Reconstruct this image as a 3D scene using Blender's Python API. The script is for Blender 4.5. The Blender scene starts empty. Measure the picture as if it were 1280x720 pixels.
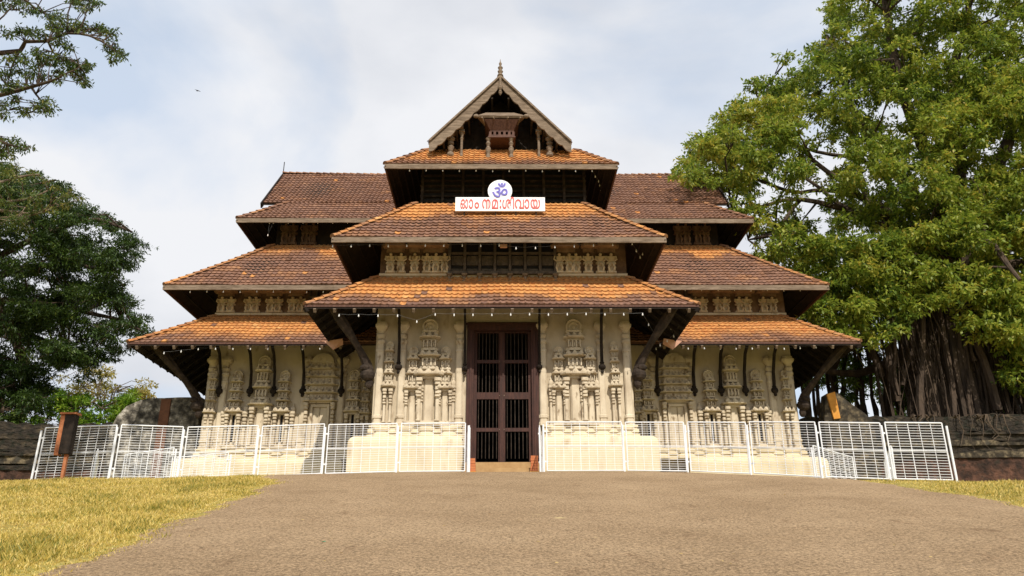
import bpy, bmesh, math, random
import numpy as np
from mathutils import Vector, Matrix, Quaternion
random.seed(7); RNG = np.random.default_rng(11)
PI = math.pi
scene = bpy.context.scene
col = scene.collection
# ------------------------------------------------------------------ camera, sky, sun, exposure
TH = math.radians(20.56); PSI = math.atan(.014*math.cos(TH))
CF = Vector((math.sin(PSI)*math.cos(TH), math.cos(PSI)*math.cos(TH), math.sin(TH)))
CR = Vector((math.cos(PSI), -math.sin(PSI), 0)); CU = CR.cross(CF)
RO = math.radians(.25); CR, CU = CR*math.cos(RO)-CU*math.sin(RO), CU*math.cos(RO)+CR*math.sin(RO)      # the phone was held a touch askew
cam = bpy.data.cameras.new('camera'); camo = bpy.data.objects.new('camera', cam); col.objects.link(camo)
cam.sensor_width = 36; cam.lens = 28.125; cam.clip_start = .05; cam.clip_end = 3000
camo.matrix_world = Matrix(((CR.x, CU.x, -CF.x, 0), (CR.y, CU.y, -CF.y, 0), (CR.z, CU.z, -CF.z, 0), (0, 0, 0, 1)))
scene.camera = camo
scene.view_settings.view_transform = 'Standard'; scene.view_settings.look = 'None'
scene.view_settings.exposure = 0.1; scene.view_settings.gamma = 1
SUN_EL = 43.5; SUN_AZ = math.radians(168)      # azimuth clockwise from +Y: behind the camera, a little to the right
world = bpy.data.worlds.new('World'); scene.world = world; world.use_nodes = True
wn = world.node_tree; wn.nodes.clear()
def WN(t, **k):
    n = wn.nodes.new(t)
    for a, b in k.items(): setattr(n, a, b)
    return n
wo = WN('ShaderNodeOutputWorld'); bg = WN('ShaderNodeBackground'); bg.inputs['Strength'].default_value = .1
sky = WN('ShaderNodeTexSky', sky_type='NISHITA', sun_disc=False, sun_elevation=math.radians(SUN_EL), sun_rotation=SUN_AZ)
sky.dust_density = 2.0
tc = WN('ShaderNodeTexCoord'); mp = WN('ShaderNodeMapping')
mp.inputs['Location'].default_value = (.263, 16.749, 5.187); mp.inputs['Scale'].default_value = (1, 1, 1.9)
n1 = WN('ShaderNodeTexNoise'); n1.inputs['Scale'].default_value = 2.1; n1.inputs['Detail'].default_value = 9; n1.inputs['Roughness'].default_value = .5; n1.inputs['Distortion'].default_value = .35
n2 = WN('ShaderNodeTexNoise'); n2.inputs['Scale'].default_value = 3.2; n2.inputs['Detail'].default_value = 6; n2.inputs['Roughness'].default_value = .5
cr = WN('ShaderNodeValToRGB'); cr.color_ramp.elements[0].position = .36; cr.color_ramp.elements[0].color = (.5, .5, .5, 1); cr.color_ramp.elements[1].position = .50
cc = WN('ShaderNodeValToRGB')
cc.color_ramp.elements[0].position = .33; cc.color_ramp.elements[0].color = (6.6, 6.85, 7.4, 1)
cc.color_ramp.elements[1].position = .58; cc.color_ramp.elements[1].color = (8.3, 8.4, 8.7, 1)
mx = WN('ShaderNodeMix', data_type='RGBA')
skb = WN('ShaderNodeMix', data_type='RGBA', blend_type='ADD'); skb.inputs[0].default_value = 1; skb.inputs[7].default_value = (2.0, 3.0, 4.2, 1)
L = wn.links.new
L(tc.outputs['Generated'], mp.inputs['Vector']); L(mp.outputs[0], n1.inputs['Vector']); L(mp.outputs[0], n2.inputs['Vector'])
L(n1.outputs['Fac'], cr.inputs[0]); L(n2.outputs['Fac'], cc.inputs[0])
L(sky.outputs[0], skb.inputs[6])
L(cr.outputs[0], mx.inputs[0]); L(skb.outputs[2], mx.inputs[6]); L(cc.outputs[0], mx.inputs[7])
L(mx.outputs[2], bg.inputs['Color']); L(bg.outputs[0], wo.inputs['Surface'])
sl = bpy.data.lights.new('sun', 'SUN'); sl.energy = 4.6; sl.angle = math.radians(.7); sl.color = (1, .92, .79)
so = bpy.data.objects.new('sun', sl); col.objects.link(so)
SD = Vector((math.sin(SUN_AZ)*math.cos(math.radians(SUN_EL)), math.cos(SUN_AZ)*math.cos(math.radians(SUN_EL)), math.sin(math.radians(SUN_EL))))
so.rotation_euler = SD.to_track_quat('Z', 'Y').to_euler()
so.location = SD*60

def at(px, py, Y):
    d = CF + CR*((px-640)/1000) - CU*((py-360)/1000)
    return d*(Y/d.y)
def atx(px, py, Y): return at(px, py, Y).x
def atz(py, Y): return at(626, py, Y).z

# ------------------------------------------------------------------ materials
def mat(name, cols, scale=3, rough=.85, bump=.3, bscale=30, metallic=0, stretch=(1, 1, 1), spec=.3, detail=6, bdist=.02, speck=None, attr=None, attr_amt=.5):
    m = bpy.data.materials.new(name); m.use_nodes = True; t = m.node_tree; N = t.nodes; b = N['Principled BSDF']; K = t.links.new
    b.inputs['Roughness'].default_value = rough; b.inputs['Metallic'].default_value = metallic
    b.inputs['Specular IOR Level'].default_value = spec
    tx = N.new('ShaderNodeTexCoord'); ma = N.new('ShaderNodeMapping'); ma.inputs['Scale'].default_value = stretch
    K(tx.outputs['Object'], ma.inputs[0])
    n = N.new('ShaderNodeTexNoise'); n.inputs['Scale'].default_value = scale; n.inputs['Detail'].default_value = detail; n.inputs['Roughness'].default_value = .62
    K(ma.outputs[0], n.inputs['Vector'])
    r = N.new('ShaderNodeValToRGB'); e = r.color_ramp.elements
    e[0].position = .3; e[0].color = (*cols[0], 1); e[1].position = .7; e[1].color = (*cols[-1], 1)
    for i, c in enumerate(cols[1:-1]):
        q = e.new(.3+.4*(i+1)/(len(cols)-1)); q.color = (*c, 1)
    K(n.outputs['Fac'], r.inputs[0]); out = r.outputs[0]
    if speck:
        sc, thr, c2 = speck
        n3 = N.new('ShaderNodeTexNoise'); n3.inputs['Scale'].default_value = sc; n3.inputs['Detail'].default_value = 3; K(ma.outputs[0], n3.inputs['Vector'])
        r3 = N.new('ShaderNodeValToRGB'); r3.color_ramp.elements[0].position = thr; r3.color_ramp.elements[1].position = thr+.12; K(n3.outputs['Fac'], r3.inputs[0])
        x = N.new('ShaderNodeMix'); x.data_type = 'RGBA'; K(r3.outputs[0], x.inputs[0]); K(out, x.inputs[6]); x.inputs[7].default_value = (*c2, 1); out = x.outputs[2]
    K(out, b.inputs['Base Color'])
    if bump:
        n2 = N.new('ShaderNodeTexNoise'); n2.inputs['Scale'].default_value = bscale; n2.inputs['Detail'].default_value = 5; K(ma.outputs[0], n2.inputs['Vector'])
        bp = N.new('ShaderNodeBump'); bp.inputs['Strength'].default_value = bump; bp.inputs['Distance'].default_value = bdist
        K(n2.outputs['Fac'], bp.inputs['Height']); K(bp.outputs[0], b.inputs['Normal'])
    return m

def tile_mat():
    m = bpy.data.materials.new('clay_tile'); m.use_nodes = True; t = m.node_tree; N = t.nodes; b = N['Principled BSDF']; K = t.links.new
    b.inputs['Roughness'].default_value = .9; b.inputs['Specular IOR Level'].default_value = .15
    a = N.new('ShaderNodeAttribute'); a.attribute_name = 'tone'; c = N.new('ShaderNodeAttribute'); c.attribute_name = 'bright'
    def ramp(cs):
        r = N.new('ShaderNodeValToRGB'); e = r.color_ramp.elements; e[0].position = 0; e[0].color = (*cs[0], 1); e[1].position = 1; e[1].color = (*cs[-1], 1)
        for i, q in enumerate(cs[1:-1]):
            x = e.new((i+1)/(len(cs)-1)); x.color = (*q, 1)
        K(a.outputs['Fac'], r.inputs[0]); return r
    old = ramp([(.145, .078, .054), (.19, .105, .074), (.225, .128, .094), (.175, .10, .076), (.26, .152, .11)])
    new = ramp([(.47, .195, .07), (.53, .245, .085), (.58, .29, .105), (.50, .22, .08), (.63, .35, .14)])
    x = N.new('ShaderNodeMix'); x.data_type = 'RGBA'; K(c.outputs['Fac'], x.inputs[0]); K(old.outputs[0], x.inputs[6]); K(new.outputs[0], x.inputs[7])
    tx = N.new('ShaderNodeTexCoord'); n = N.new('ShaderNodeTexNoise'); n.inputs['Scale'].default_value = 9; n.inputs['Detail'].default_value = 6; K(tx.outputs['Object'], n.inputs['Vector'])
    r = N.new('ShaderNodeValToRGB'); r.color_ramp.elements[0].position = .3; r.color_ramp.elements[0].color = (.62, .62, .64, 1); r.color_ramp.elements[1].position = .62; r.color_ramp.elements[1].color = (1.08, 1.05, 1, 1)
    K(n.outputs['Fac'], r.inputs[0])
    y = N.new('ShaderNodeMix'); y.data_type = 'RGBA'; y.blend_type = 'MULTIPLY'; y.inputs[0].default_value = 1; K(x.outputs[2], y.inputs[6]); K(r.outputs[0], y.inputs[7])
    K(y.outputs[2], b.inputs['Base Color'])
    return m

def leaf_mat(name, cols, trans=.35):
    m = bpy.data.materials.new(name); m.use_nodes = True; t = m.node_tree; N = t.nodes; b = N['Principled BSDF']; K = t.links.new
    b.inputs['Roughness'].default_value = .48; b.inputs['Specular IOR Level'].default_value = .4
    a = N.new('ShaderNodeAttribute'); a.attribute_name = 'tone'
    r = N.new('ShaderNodeValToRGB'); e = r.color_ramp.elements; e[0].color = (*cols[0], 1); e[1].color = (*cols[-1], 1)
    for i, q in enumerate(cols[1:-1]):
        x = e.new((i+1)/(len(cols)-1)); x.color = (*q, 1)
    K(a.outputs['Fac'], r.inputs[0]); K(r.outputs[0], b.inputs['Base Color'])
    tr = N.new('ShaderNodeBsdfTranslucent'); K(r.outputs[0], tr.inputs['Color'])
    ms = N.new('ShaderNodeMixShader'); ms.inputs[0].default_value = trans
    K(b.outputs[0], ms.inputs[1]); K(tr.outputs[0], ms.inputs[2]); K(ms.outputs[0], N['Material Output'].inputs['Surface'])
    return m

M = {}
M['tile'] = tile_mat()
M['plaster'] = mat('limewashed_plaster', [(.37, .305, .22), (.48, .41, .305), (.55, .475, .36)], 1.1, .92, .3, 22, stretch=(1, 1, .45), speck=(2.2, .60, (.27, .205, .135)), bdist=.03)
M['carving'] = mat('carved_plaster', [(.39, .32, .235), (.52, .445, .335), (.60, .525, .405)], 2.2, .92, .3, 34, stretch=(1, 1, .6), speck=(4.5, .60, (.22, .16, .10)), bdist=.012)
M['brown_carving'] = mat('shade_brown_plaster', [(.06, .036, .022), (.12, .073, .045), (.19, .12, .075)], 2.5, .92, .6, 30, bdist=.03)  # brown tone stands in for shade on the upper storeys
M['cream'] = mat('cream_limewash', [(.48, .40, .26), (.60, .515, .35), (.67, .585, .42)], 1.3, .9, .4, 14, stretch=(1, 1, .4), speck=(1.3, .60, (.36, .26, .14)), bdist=.02)
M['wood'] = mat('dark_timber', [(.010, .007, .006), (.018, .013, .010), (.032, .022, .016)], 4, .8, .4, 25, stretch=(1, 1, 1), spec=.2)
M['grey_wood'] = mat('weathered_timber', [(.10, .072, .05), (.18, .135, .098), (.26, .20, .15)], 5, .85, .5, 30, stretch=(.5, .5, 3), spec=.2)
M['strut_wood'] = mat('strut_timber', [(.018, .013, .010), (.036, .026, .020), (.07, .052, .04)], 5, .85, .6, 20, spec=.2)
M['grille_wood'] = mat('grille_timber', [(.05, .042, .038), (.09, .075, .066), (.13, .11, .095)], 5, .85, .4, 20, spec=.2)
M['brown_wood'] = mat('brown_timber', [(.05, .022, .015), (.085, .038, .026), (.12, .06, .042)], 5, .7, .4, 30, stretch=(3, 3, .6), spec=.3)
M['door_wood'] = mat('reddish_door_timber', [(.022, .0065, .004), (.042, .012, .0075), (.065, .022, .013)], 4, .7, .3, 24, stretch=(3, 3, .5), spec=.4)
M['dark'] = mat('shade_black', [(.012, .011, .012), (.02, .018, .018)], 3, .9, 0)  # near-black colour stands in for shade in openings and under the top eave
M['paint'] = mat('white_enamel', [(.66, .68, .72), (.80, .82, .85)], 6, .4, .05, 40, spec=.5, speck=(14, .68, (.36, .26, .19)))
M['bulb'] = mat('white_bulb', [(.62, .62, .62), (.7, .7, .7)], 3, .3, 0, spec=.5)
M['corbel'] = mat('shade_brown_corbel_plaster', [(.13, .08, .05), (.22, .145, .09), (.30, .21, .135)], 3, .92, .4, 30)  # brown is painted shade under the middle eaves
M['wire'] = mat('pale_wire', [(.10, .10, .10), (.16, .16, .16)], 3, .5, 0)
M['board'] = mat('white_board', [(.76, .76, .78), (.84, .84, .86)], 2, .5, .05, 20)
M['red'] = mat('red_letter', [(.62, .05, .05), (.72, .09, .09)], 9, .5, 0)
M['pink'] = mat('pale_pink_edge', [(.80, .42, .40), (.84, .5, .48)], 9, .5, 0)
M['blue'] = mat('blue_symbol', [(.08, .07, .38), (.14, .12, .5)], 9, .5, 0)
M['lilac'] = mat('lilac_edge', [(.45, .44, .78), (.52, .5, .82)], 9, .5, 0)
M['brick'] = mat('orange_brick', [(.40, .12, .05), (.52, .19, .08)], 8, .9, .4, 30)
M['sheet'] = mat('pink_primer_sheet', [(.55, .30, .22), (.62, .38, .29)], 5, .6, .1, 30)
M['rust'] = mat('rusty_steel', [(.22, .07, .03), (.34, .12, .05), (.40, .17, .08)], 8, .8, .3, 40)
M['bark'] = mat('grey_brown_bark', [(.05, .035, .025), (.09, .065, .045), (.15, .11, .08)], 3, .95, .8, 12, stretch=(1, 1, .3), bdist=.08)
M['dark_bark'] = mat('dark_bark', [(.03, .022, .017), (.06, .042, .03), (.10, .07, .05)], 3, .95, .8, 12, stretch=(1, 1, .3), bdist=.08)
M['old_wall'] = mat('mossy_shade_laterite', [(.010, .009, .008), (.022, .018, .014), (.04, .031, .022), (.10, .078, .05)], 3.4, .95, 1, 7, stretch=(.7, .7, 1.3), bdist=.12, speck=(6, .52, (.012, .013, .008)))  # black moss, with the colour darkened further for tree shade
M['red_wall'] = mat('laterite_block', [(.015, .010, .008), (.05, .026, .018), (.12, .058, .038)], 3.4, .95, .8, 9, bdist=.08, speck=(3.5, .58, (.03, .022, .016)))
M['ledge'] = mat('pale_weathered_ledge', [(.012, .011, .009), (.04, .032, .022), (.20, .16, .10)], 3.6, .95, .6, 12, speck=(3, .55, (.05, .045, .035)), bdist=.05)
M['mottled'] = mat('mottled_render', [(.015, .014, .012), (.05, .045, .038), (.17, .155, .13), (.5, .47, .42)], 3.2, .95, .8, 10, bdist=.06, speck=(4, .6, (.05, .045, .04)))
M['step'] = mat('dusty_threshold', [(.30, .18, .08), (.44, .29, .14)], 3, .9, .4, 14)
M['ochre'] = mat('orange_wash', [(.42, .17, .03), (.62, .30, .06)], 3, .9, .4, 14)
M['rustwash'] = mat('rust_red_wash', [(.09, .04, .025), (.18, .08, .045)], 3, .9, .4, 14)
M['litter'] = mat('dry_leaf', [(.42, .28, .08), (.58, .44, .18)], 6, .8, 0)
M['green_plastic'] = mat('green_plastic', [(.02, .42, .22), (.03, .5, .3)], 6, .4, 0)

# ------------------------------------------------------------------ helpers
def tag(o, label=None, cat=None, group=None, kind=None):
    if label: o['label'] = label
    if cat: o['category'] = cat
    if group: o['group'] = group
    if kind: o['kind'] = kind
    return o
def empty(name, loc, label=None, cat=None, group=None):
    o = bpy.data.objects.new(name, None); o.location = loc; o.empty_display_size = .3; col.objects.link(o)
    return tag(o, label, cat, group)
class MB:
    def __init__(s): s.v = []; s.f = []; s.tone = []; s.br = []
    def quad(s, *p):
        n = len(s.v); s.v += [tuple(q) for q in p]; s.f.append(tuple(range(n, n+len(p))))
    def add(s, v, f):
        n = len(s.v); s.v += [tuple(q) for q in v]; s.f += [tuple(i+n for i in q) for q in f]
    def box(s, x0, x1, y0, y1, z0, z1):
        s.add([(x0, y0, z0), (x1, y0, z0), (x1, y1, z0), (x0, y1, z0), (x0, y0, z1), (x1, y0, z1), (x1, y1, z1), (x0, y1, z1)],
              [(0, 3, 2, 1), (4, 5, 6, 7), (0, 1, 5, 4), (1, 2, 6, 5), (2, 3, 7, 6), (3, 0, 4, 7)])
    def beam(s, a, b, w, h, up=(0, 0, 1)):
        a = Vector(a); b = Vector(b); d = (b-a).normalized(); up = Vector(up)
        r = d.cross(up)
        if r.length < 1e-4: r = d.cross(Vector((0, 1, 0)))
        r.normalize(); u = r.cross(d).normalized(); r *= w/2; u *= h/2
        s.add([a-r-u, a+r-u, a+r+u, a-r+u, b-r-u, b+r-u, b+r+u, b-r+u],
              [(0, 1, 2, 3), (7, 6, 5, 4), (0, 4, 5, 1), (1, 5, 6, 2), (2, 6, 7, 3), (3, 7, 4, 0)])
    def tube(s, pts, radii, n=8, cap=True):
        pts = [Vector(p) for p in pts]
        if not hasattr(radii, '__len__'): radii = [radii]*len(pts)
        base = len(s.v); u = None
        for i, p in enumerate(pts):
            d = (pts[min(i+1, len(pts)-1)]-pts[max(i-1, 0)])
            d = d.normalized() if d.length > 1e-9 else Vector((0, 0, 1))
            if u is None:
                u = d.orthogonal().normalized()
            else:
                u = (u-d*u.dot(d)); u = u.normalized() if u.length > 1e-6 else d.orthogonal().normalized()
            w = d.cross(u)
            for k in range(n):
                a = 2*PI*k/n; s.v.append(tuple(p+(u*math.cos(a)+w*math.sin(a))*radii[i]))
        for i in range(len(pts)-1):
            for k in range(n):
                k2 = (k+1) % n
                s.f.append((base+i*n+k, base+i*n+k2, base+(i+1)*n+k2, base+(i+1)*n+k))
        if cap:
            s.f.append(tuple(base+k for k in range(n))[::-1]); s.f.append(tuple(base+(len(pts)-1)*n+k for k in range(n)))
    def lathe(s, c, prof, n=12):          # prof: (r, z)
        s.tube([(c[0], c[1], c[2]+z+i*1e-6) for i, (r, z) in enumerate(prof)], [max(r, .002) for r, z in prof], n)
    def prism(s, poly, y0, y1):           # poly: (x, z)
        n = len(poly); base = len(s.v)
        s.v += [(x, y0, z) for x, z in poly]+[(x, y1, z) for x, z in poly]
        s.f.append(tuple(range(base, base+n))); s.f.append(tuple(range(base+2*n-1, base+n-1, -1)))
        for i in range(n):
            j = (i+1) % n; s.f.append((base+i, base+n+i, base+n+j, base+j))
    def disc(s, x, y, z, r, d, n=18):     # solid medallion facing -y
        s.prism([(x+r*math.cos(2*PI*i/n), z+r*math.sin(2*PI*i/n)) for i in range(n)], y-d, y+.02)
    def ring(s, x, y, z, r, w, d, n=18, a0=0, a1=2*PI):
        pts = [(x+r*math.cos(a0+(a1-a0)*i/n), y, z+r*math.sin(a0+(a1-a0)*i/n)) for i in range(n+1)]
        s.tube(pts, w, 5)
    def ball(s, c, rx, ry, rz, n=8, m=6):
        base = len(s.v)
        for i in range(m+1):
            t = PI*i/m
            for k in range(n):
                a = 2*PI*k/n; s.v.append((c[0]+rx*math.sin(t)*math.cos(a), c[1]+ry*math.sin(t)*math.sin(a), c[2]+rz*math.cos(t)))
        for i in range(m):
            for k in range(n):
                k2 = (k+1) % n; s.f.append((base+i*n+k, base+(i+1)*n+k, base+(i+1)*n+k2, base+i*n+k2))
    def loft(s, x, yw, prof):             # half relief: prof (z, halfwidth, depth)
        base = len(s.v)
        for z, hw, d in prof:
            c = min(hw*.35, d*.5)
            s.v += [(x-hw, yw+.02, z), (x-hw, yw-d+c, z), (x-hw+c, yw-d, z), (x+hw-c, yw-d, z), (x+hw, yw-d+c, z), (x+hw, yw+.02, z)]
        m = len(prof)
        for i in range(m-1):
            for k in range(5):
                a = base+i*6+k; s.f.append((a, a+1, a+7, a+6))
        s.f.append(tuple(range(base+5, base-1, -1))); s.f.append(tuple(range(base+(m-1)*6, base+m*6)))
    def build(s, name, m, parent=None, smooth=False, bevel=0):
        me = bpy.data.meshes.new(name); me.from_pydata(s.v, [], s.f)
        me.materials.append(m)
        if s.tone:
            a = me.attributes.new('tone', 'FLOAT', 'FACE'); a.data.foreach_set('value', s.tone)
            b = me.attributes.new('bright', 'FLOAT', 'FACE'); b.data.foreach_set('value', s.br)
        if smooth: me.shade_smooth()
        o = bpy.data.objects.new(name, me); col.objects.link(o)
        if parent: o.parent = parent; o.matrix_parent_inverse = Matrix.Translation(-world_loc(parent))
        if bevel:
            b = o.modifiers.new('bevel', 'BEVEL'); b.width = bevel; b.segments = 2; b.limit_method = 'ANGLE'
        return o
def world_loc(o):      # parts are built in world coordinates; only a thing's own Empty carries a location
    return Vector((0, 0, 0)) if o.parent else o.location.copy()
def part(mb, name, m, parent, **k): return mb.build(name, M[m] if isinstance(m, str) else m, parent, **k)

# ------------------------------------------------------------------ terrain
SLOPE = .19885
CAPX = [-400, -40, -16, -12.8, -9.1, -7.2, -5.3, -3.2, 0, 3.7, 5.5, 7.1, 8.5, 10, 11.5, 16, 40, 400]
CAPZ = [2.35, 2.42, 2.61, 2.70, 2.83, 3.00, 3.14, 3.25, 3.28, 3.28, 3.21, 2.99, 2.71, 2.55, 2.47, 2.40, 2.25, 2.25]
def g(x, y):
    cap = np.interp(x, CAPX, CAPZ)+.003
    pl = -1.6+SLOPE*np.maximum(y, -6)
    k = .10
    h = np.clip(.5+.5*(cap-pl)/k, 0, 1)
    z = cap*(1-h)+pl*h-k*h*(1-h)
    return z
def gz(x, y): return float(g(np.array(x), np.array(y)))
def grid_mesh(name, xs, ys, zf, m, kind=None):
    X, Yy = np.meshgrid(xs, ys); Z = zf(X, Yy); nx, ny = len(xs), len(ys)
    v = np.stack([X, Yy, Z], -1).reshape(-1, 3)
    i = np.arange(nx*ny).reshape(ny, nx)
    f = np.stack([i[:-1, :-1], i[:-1, 1:], i[1:, 1:], i[1:, :-1]], -1).reshape(-1, 4)
    me = bpy.data.meshes.new(name); me.from_pydata(v.tolist(), [], f.tolist()); me.materials.append(m); me.shade_smooth()
    o = bpy.data.objects.new(name, me); col.objects.link(o)
    if kind: o['kind'] = kind
    return o
def far(a, b, n): return a+(b-a)*(np.linspace(0, 1, n)**2.2)
M['soil'] = mat('dry_turf_soil', [(.16, .12, .035), (.28, .23, .06), (.38, .31, .09)], 1.6, .95, .8, 20, speck=(9, .58, (.13, .14, .03)), bdist=.04)
gx = np.concatenate([-far(30, 900, 14)[::-1], np.linspace(-29, 29, 117), far(30, 900, 14)])
gy = np.concatenate([-far(8, 700, 10)[::-1], np.linspace(-7, 45, 150), far(46, 1500, 16)])
ground = grid_mesh('ground', gx, gy, g, M['soil'], 'structure')
# asphalt approach road: ragged edges, 12 mm proud of the soil
def asphalt():
    m = bpy.data.materials.new('worn_asphalt'); m.use_nodes = True; t = m.node_tree; N = t.nodes; b = N['Principled BSDF']; K = t.links.new
    b.inputs['Roughness'].default_value = .93; b.inputs['Specular IOR Level'].default_value = .15
    tx = N.new('ShaderNodeTexCoord')
    def noise(s, d, st=(1, 1, 1), ro=.6):
        ma = N.new('ShaderNodeMapping'); ma.inputs['Scale'].default_value = st; K(tx.outputs['Object'], ma.inputs[0])
        n = N.new('ShaderNodeTexNoise'); n.inputs['Scale'].default_value = s; n.inputs['Detail'].default_value = d; n.inputs['Roughness'].default_value = ro; K(ma.outputs[0], n.inputs['Vector']); return n
    def ramp(n, a, b_, ca, cb):
        r = N.new('ShaderNodeValToRGB'); e = r.color_ramp.elements; e[0].position = a; e[0].color = ca; e[1].position = b_; e[1].color = cb; K(n.outputs['Fac'], r.inputs[0]); return r
    big = ramp(noise(.55, 6), .32, .68, (.32, .225, .135, 1), (.42, .305, .19, 1))
    grit = ramp(noise(26, 3, ro=.8), .36, .66, (.40, .39, .37, 1), (1.38, 1.36, 1.34, 1))
    grit2 = ramp(noise(75, 2), .35, .7, (.72, .71, .7, 1), (1.25, 1.25, 1.25, 1))
    crack = ramp(noise(2.4, 8, (1, .38, 1), .75), .33, .42, (.72, .68, .66, 1), (1, 1, 1, 1))
    def mul(a, b_):
        x = N.new('ShaderNodeMix'); x.data_type = 'RGBA'; x.blend_type = 'MULTIPLY'; x.inputs[0].default_value = 1; K(a, x.inputs[6]); K(b_, x.inputs[7]); return x.outputs[2]
    c = mul(mul(mul(big.outputs[0], grit.outputs[0]), grit2.outputs[0]), crack.outputs[0])
    dust = ramp(noise(1.3, 7, (1, .5, 1)), .70, .74, (0, 0, 0, 1), (1, 1, 1, 1))
    x = N.new('ShaderNodeMix'); x.data_type = 'RGBA'; K(dust.outputs[0], x.inputs[0]); K(c, x.inputs[6]); x.inputs[7].default_value = (.50, .38, .20, 1)
    K(x.outputs[2], b.inputs['Base Color'])
    bn = noise(38, 6, ro=.75); bp = N.new('ShaderNodeBump'); bp.inputs['Strength'].default_value = .9; bp.inputs['Distance'].default_value = .03; K(bn.outputs['Fac'], bp.inputs['Height'])
    bn2 = noise(3, 5); bp2 = N.new('ShaderNodeBump'); bp2.inputs['Strength'].default_value = .5; bp2.inputs['Distance'].default_value = .12; K(bn2.outputs['Fac'], bp2.inputs['Height']); K(bp.outputs[0], bp2.inputs['Normal'])
    K(bp2.outputs[0], b.inputs['Normal'])
    return m
M['asphalt'] = asphalt()
def wob(y, s): return .10*np.sin(1.9*y+s)+.07*np.sin(4.7*y+2*s)+.05*np.sin(11.3*y+s)
def xl(y): return np.interp(y, [-10, 8.5, 12, 18, 21.8, 24, 30], [-4.5, -4.7, -5.0, -5.5, -6.0, -7.6, -9])+wob(y, 0)
def xr(y): return np.interp(y, [-10, 15, 18, 20.5, 22.3, 24, 30], [9.7, 9.6, 9.5, 9.35, 9.1, 8.2, 7.5])+wob(y, 2)
ry = np.linspace(-9, 27.2, 320); rt = np.linspace(0, 1, 60)
def road_z(x, y): return g(x, y)+.012+.012*np.sin(x*1.3+y*.4)*np.sin(y*.9)
A, B = xl(ry), xr(ry)
vx = A[:, None]+(B-A)[:, None]*rt[None]; vy = np.repeat(ry[:, None], 60, 1); vz = road_z(vx, vy)+.012
vz[:, 0] -= .03; vz[:, -1] -= .03
v = np.stack([vx, vy, vz], -1).reshape(-1, 3); i = np.arange(320*60).reshape(320, 60)
f = np.stack([i[:-1, :-1], i[:-1, 1:], i[1:, 1:], i[1:, :-1]], -1).reshape(-1, 4)
me = bpy.data.meshes.new('road'); me.from_pydata(v.tolist(), [], f.tolist()); me.materials.append(M['asphalt']); me.shade_smooth()
road = bpy.data.objects.new('road', me); col.objects.link(road); road['kind'] = 'structure'

# ------------------------------------------------------------------ leaves / blades by numpy
def leaves_mesh(name, P, D, Nn, Ln, W, tone, m, parent=None, fold=.25):
    """rhombic leaves: P base point, D direction, Nn normal, Ln length, W width"""
    S = np.cross(D, Nn); S /= (np.linalg.norm(S, axis=1, keepdims=True)+1e-9)
    Ln = Ln[:, None]; W = W[:, None]
    b = P; t = P+D*Ln; l = P+D*Ln*.45+S*W*.5+Nn*W*fold*.5; r = P+D*Ln*.45-S*W*.5+Nn*W*fold*.5
    v = np.stack([b, l, t, r], 1).reshape(-1, 3); n = len(P)
    me = bpy.data.meshes.new(name)
    me.vertices.add(4*n); me.vertices.foreach_set('co', v.astype(np.float32).ravel())
    me.loops.add(6*n); idx = np.arange(n)*4
    li = np.stack([idx, idx+1, idx+2, idx, idx+2, idx+3], 1).ravel().astype(np.int32)
    me.loops.foreach_set('vertex_index', li)
    me.polygons.add(2*n); me.polygons.foreach_set('loop_start', (np.arange(2*n)*3).astype(np.int32))
    me.update(calc_edges=True); me.validate()
    a = me.attributes.new('tone', 'FLOAT', 'FACE'); a.data.foreach_set('value', np.repeat(np.clip(tone, 0, 1), 2).astype(np.float32))
    me.materials.append(m)
    o = bpy.data.objects.new(name, me); col.objects.link(o)
    if parent: o.parent = parent; o.matrix_parent_inverse = Matrix.Translation(-world_loc(parent))
    return o
def unit(a): return a/(np.linalg.norm(a, axis=1, keepdims=True)+1e-9)

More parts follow.
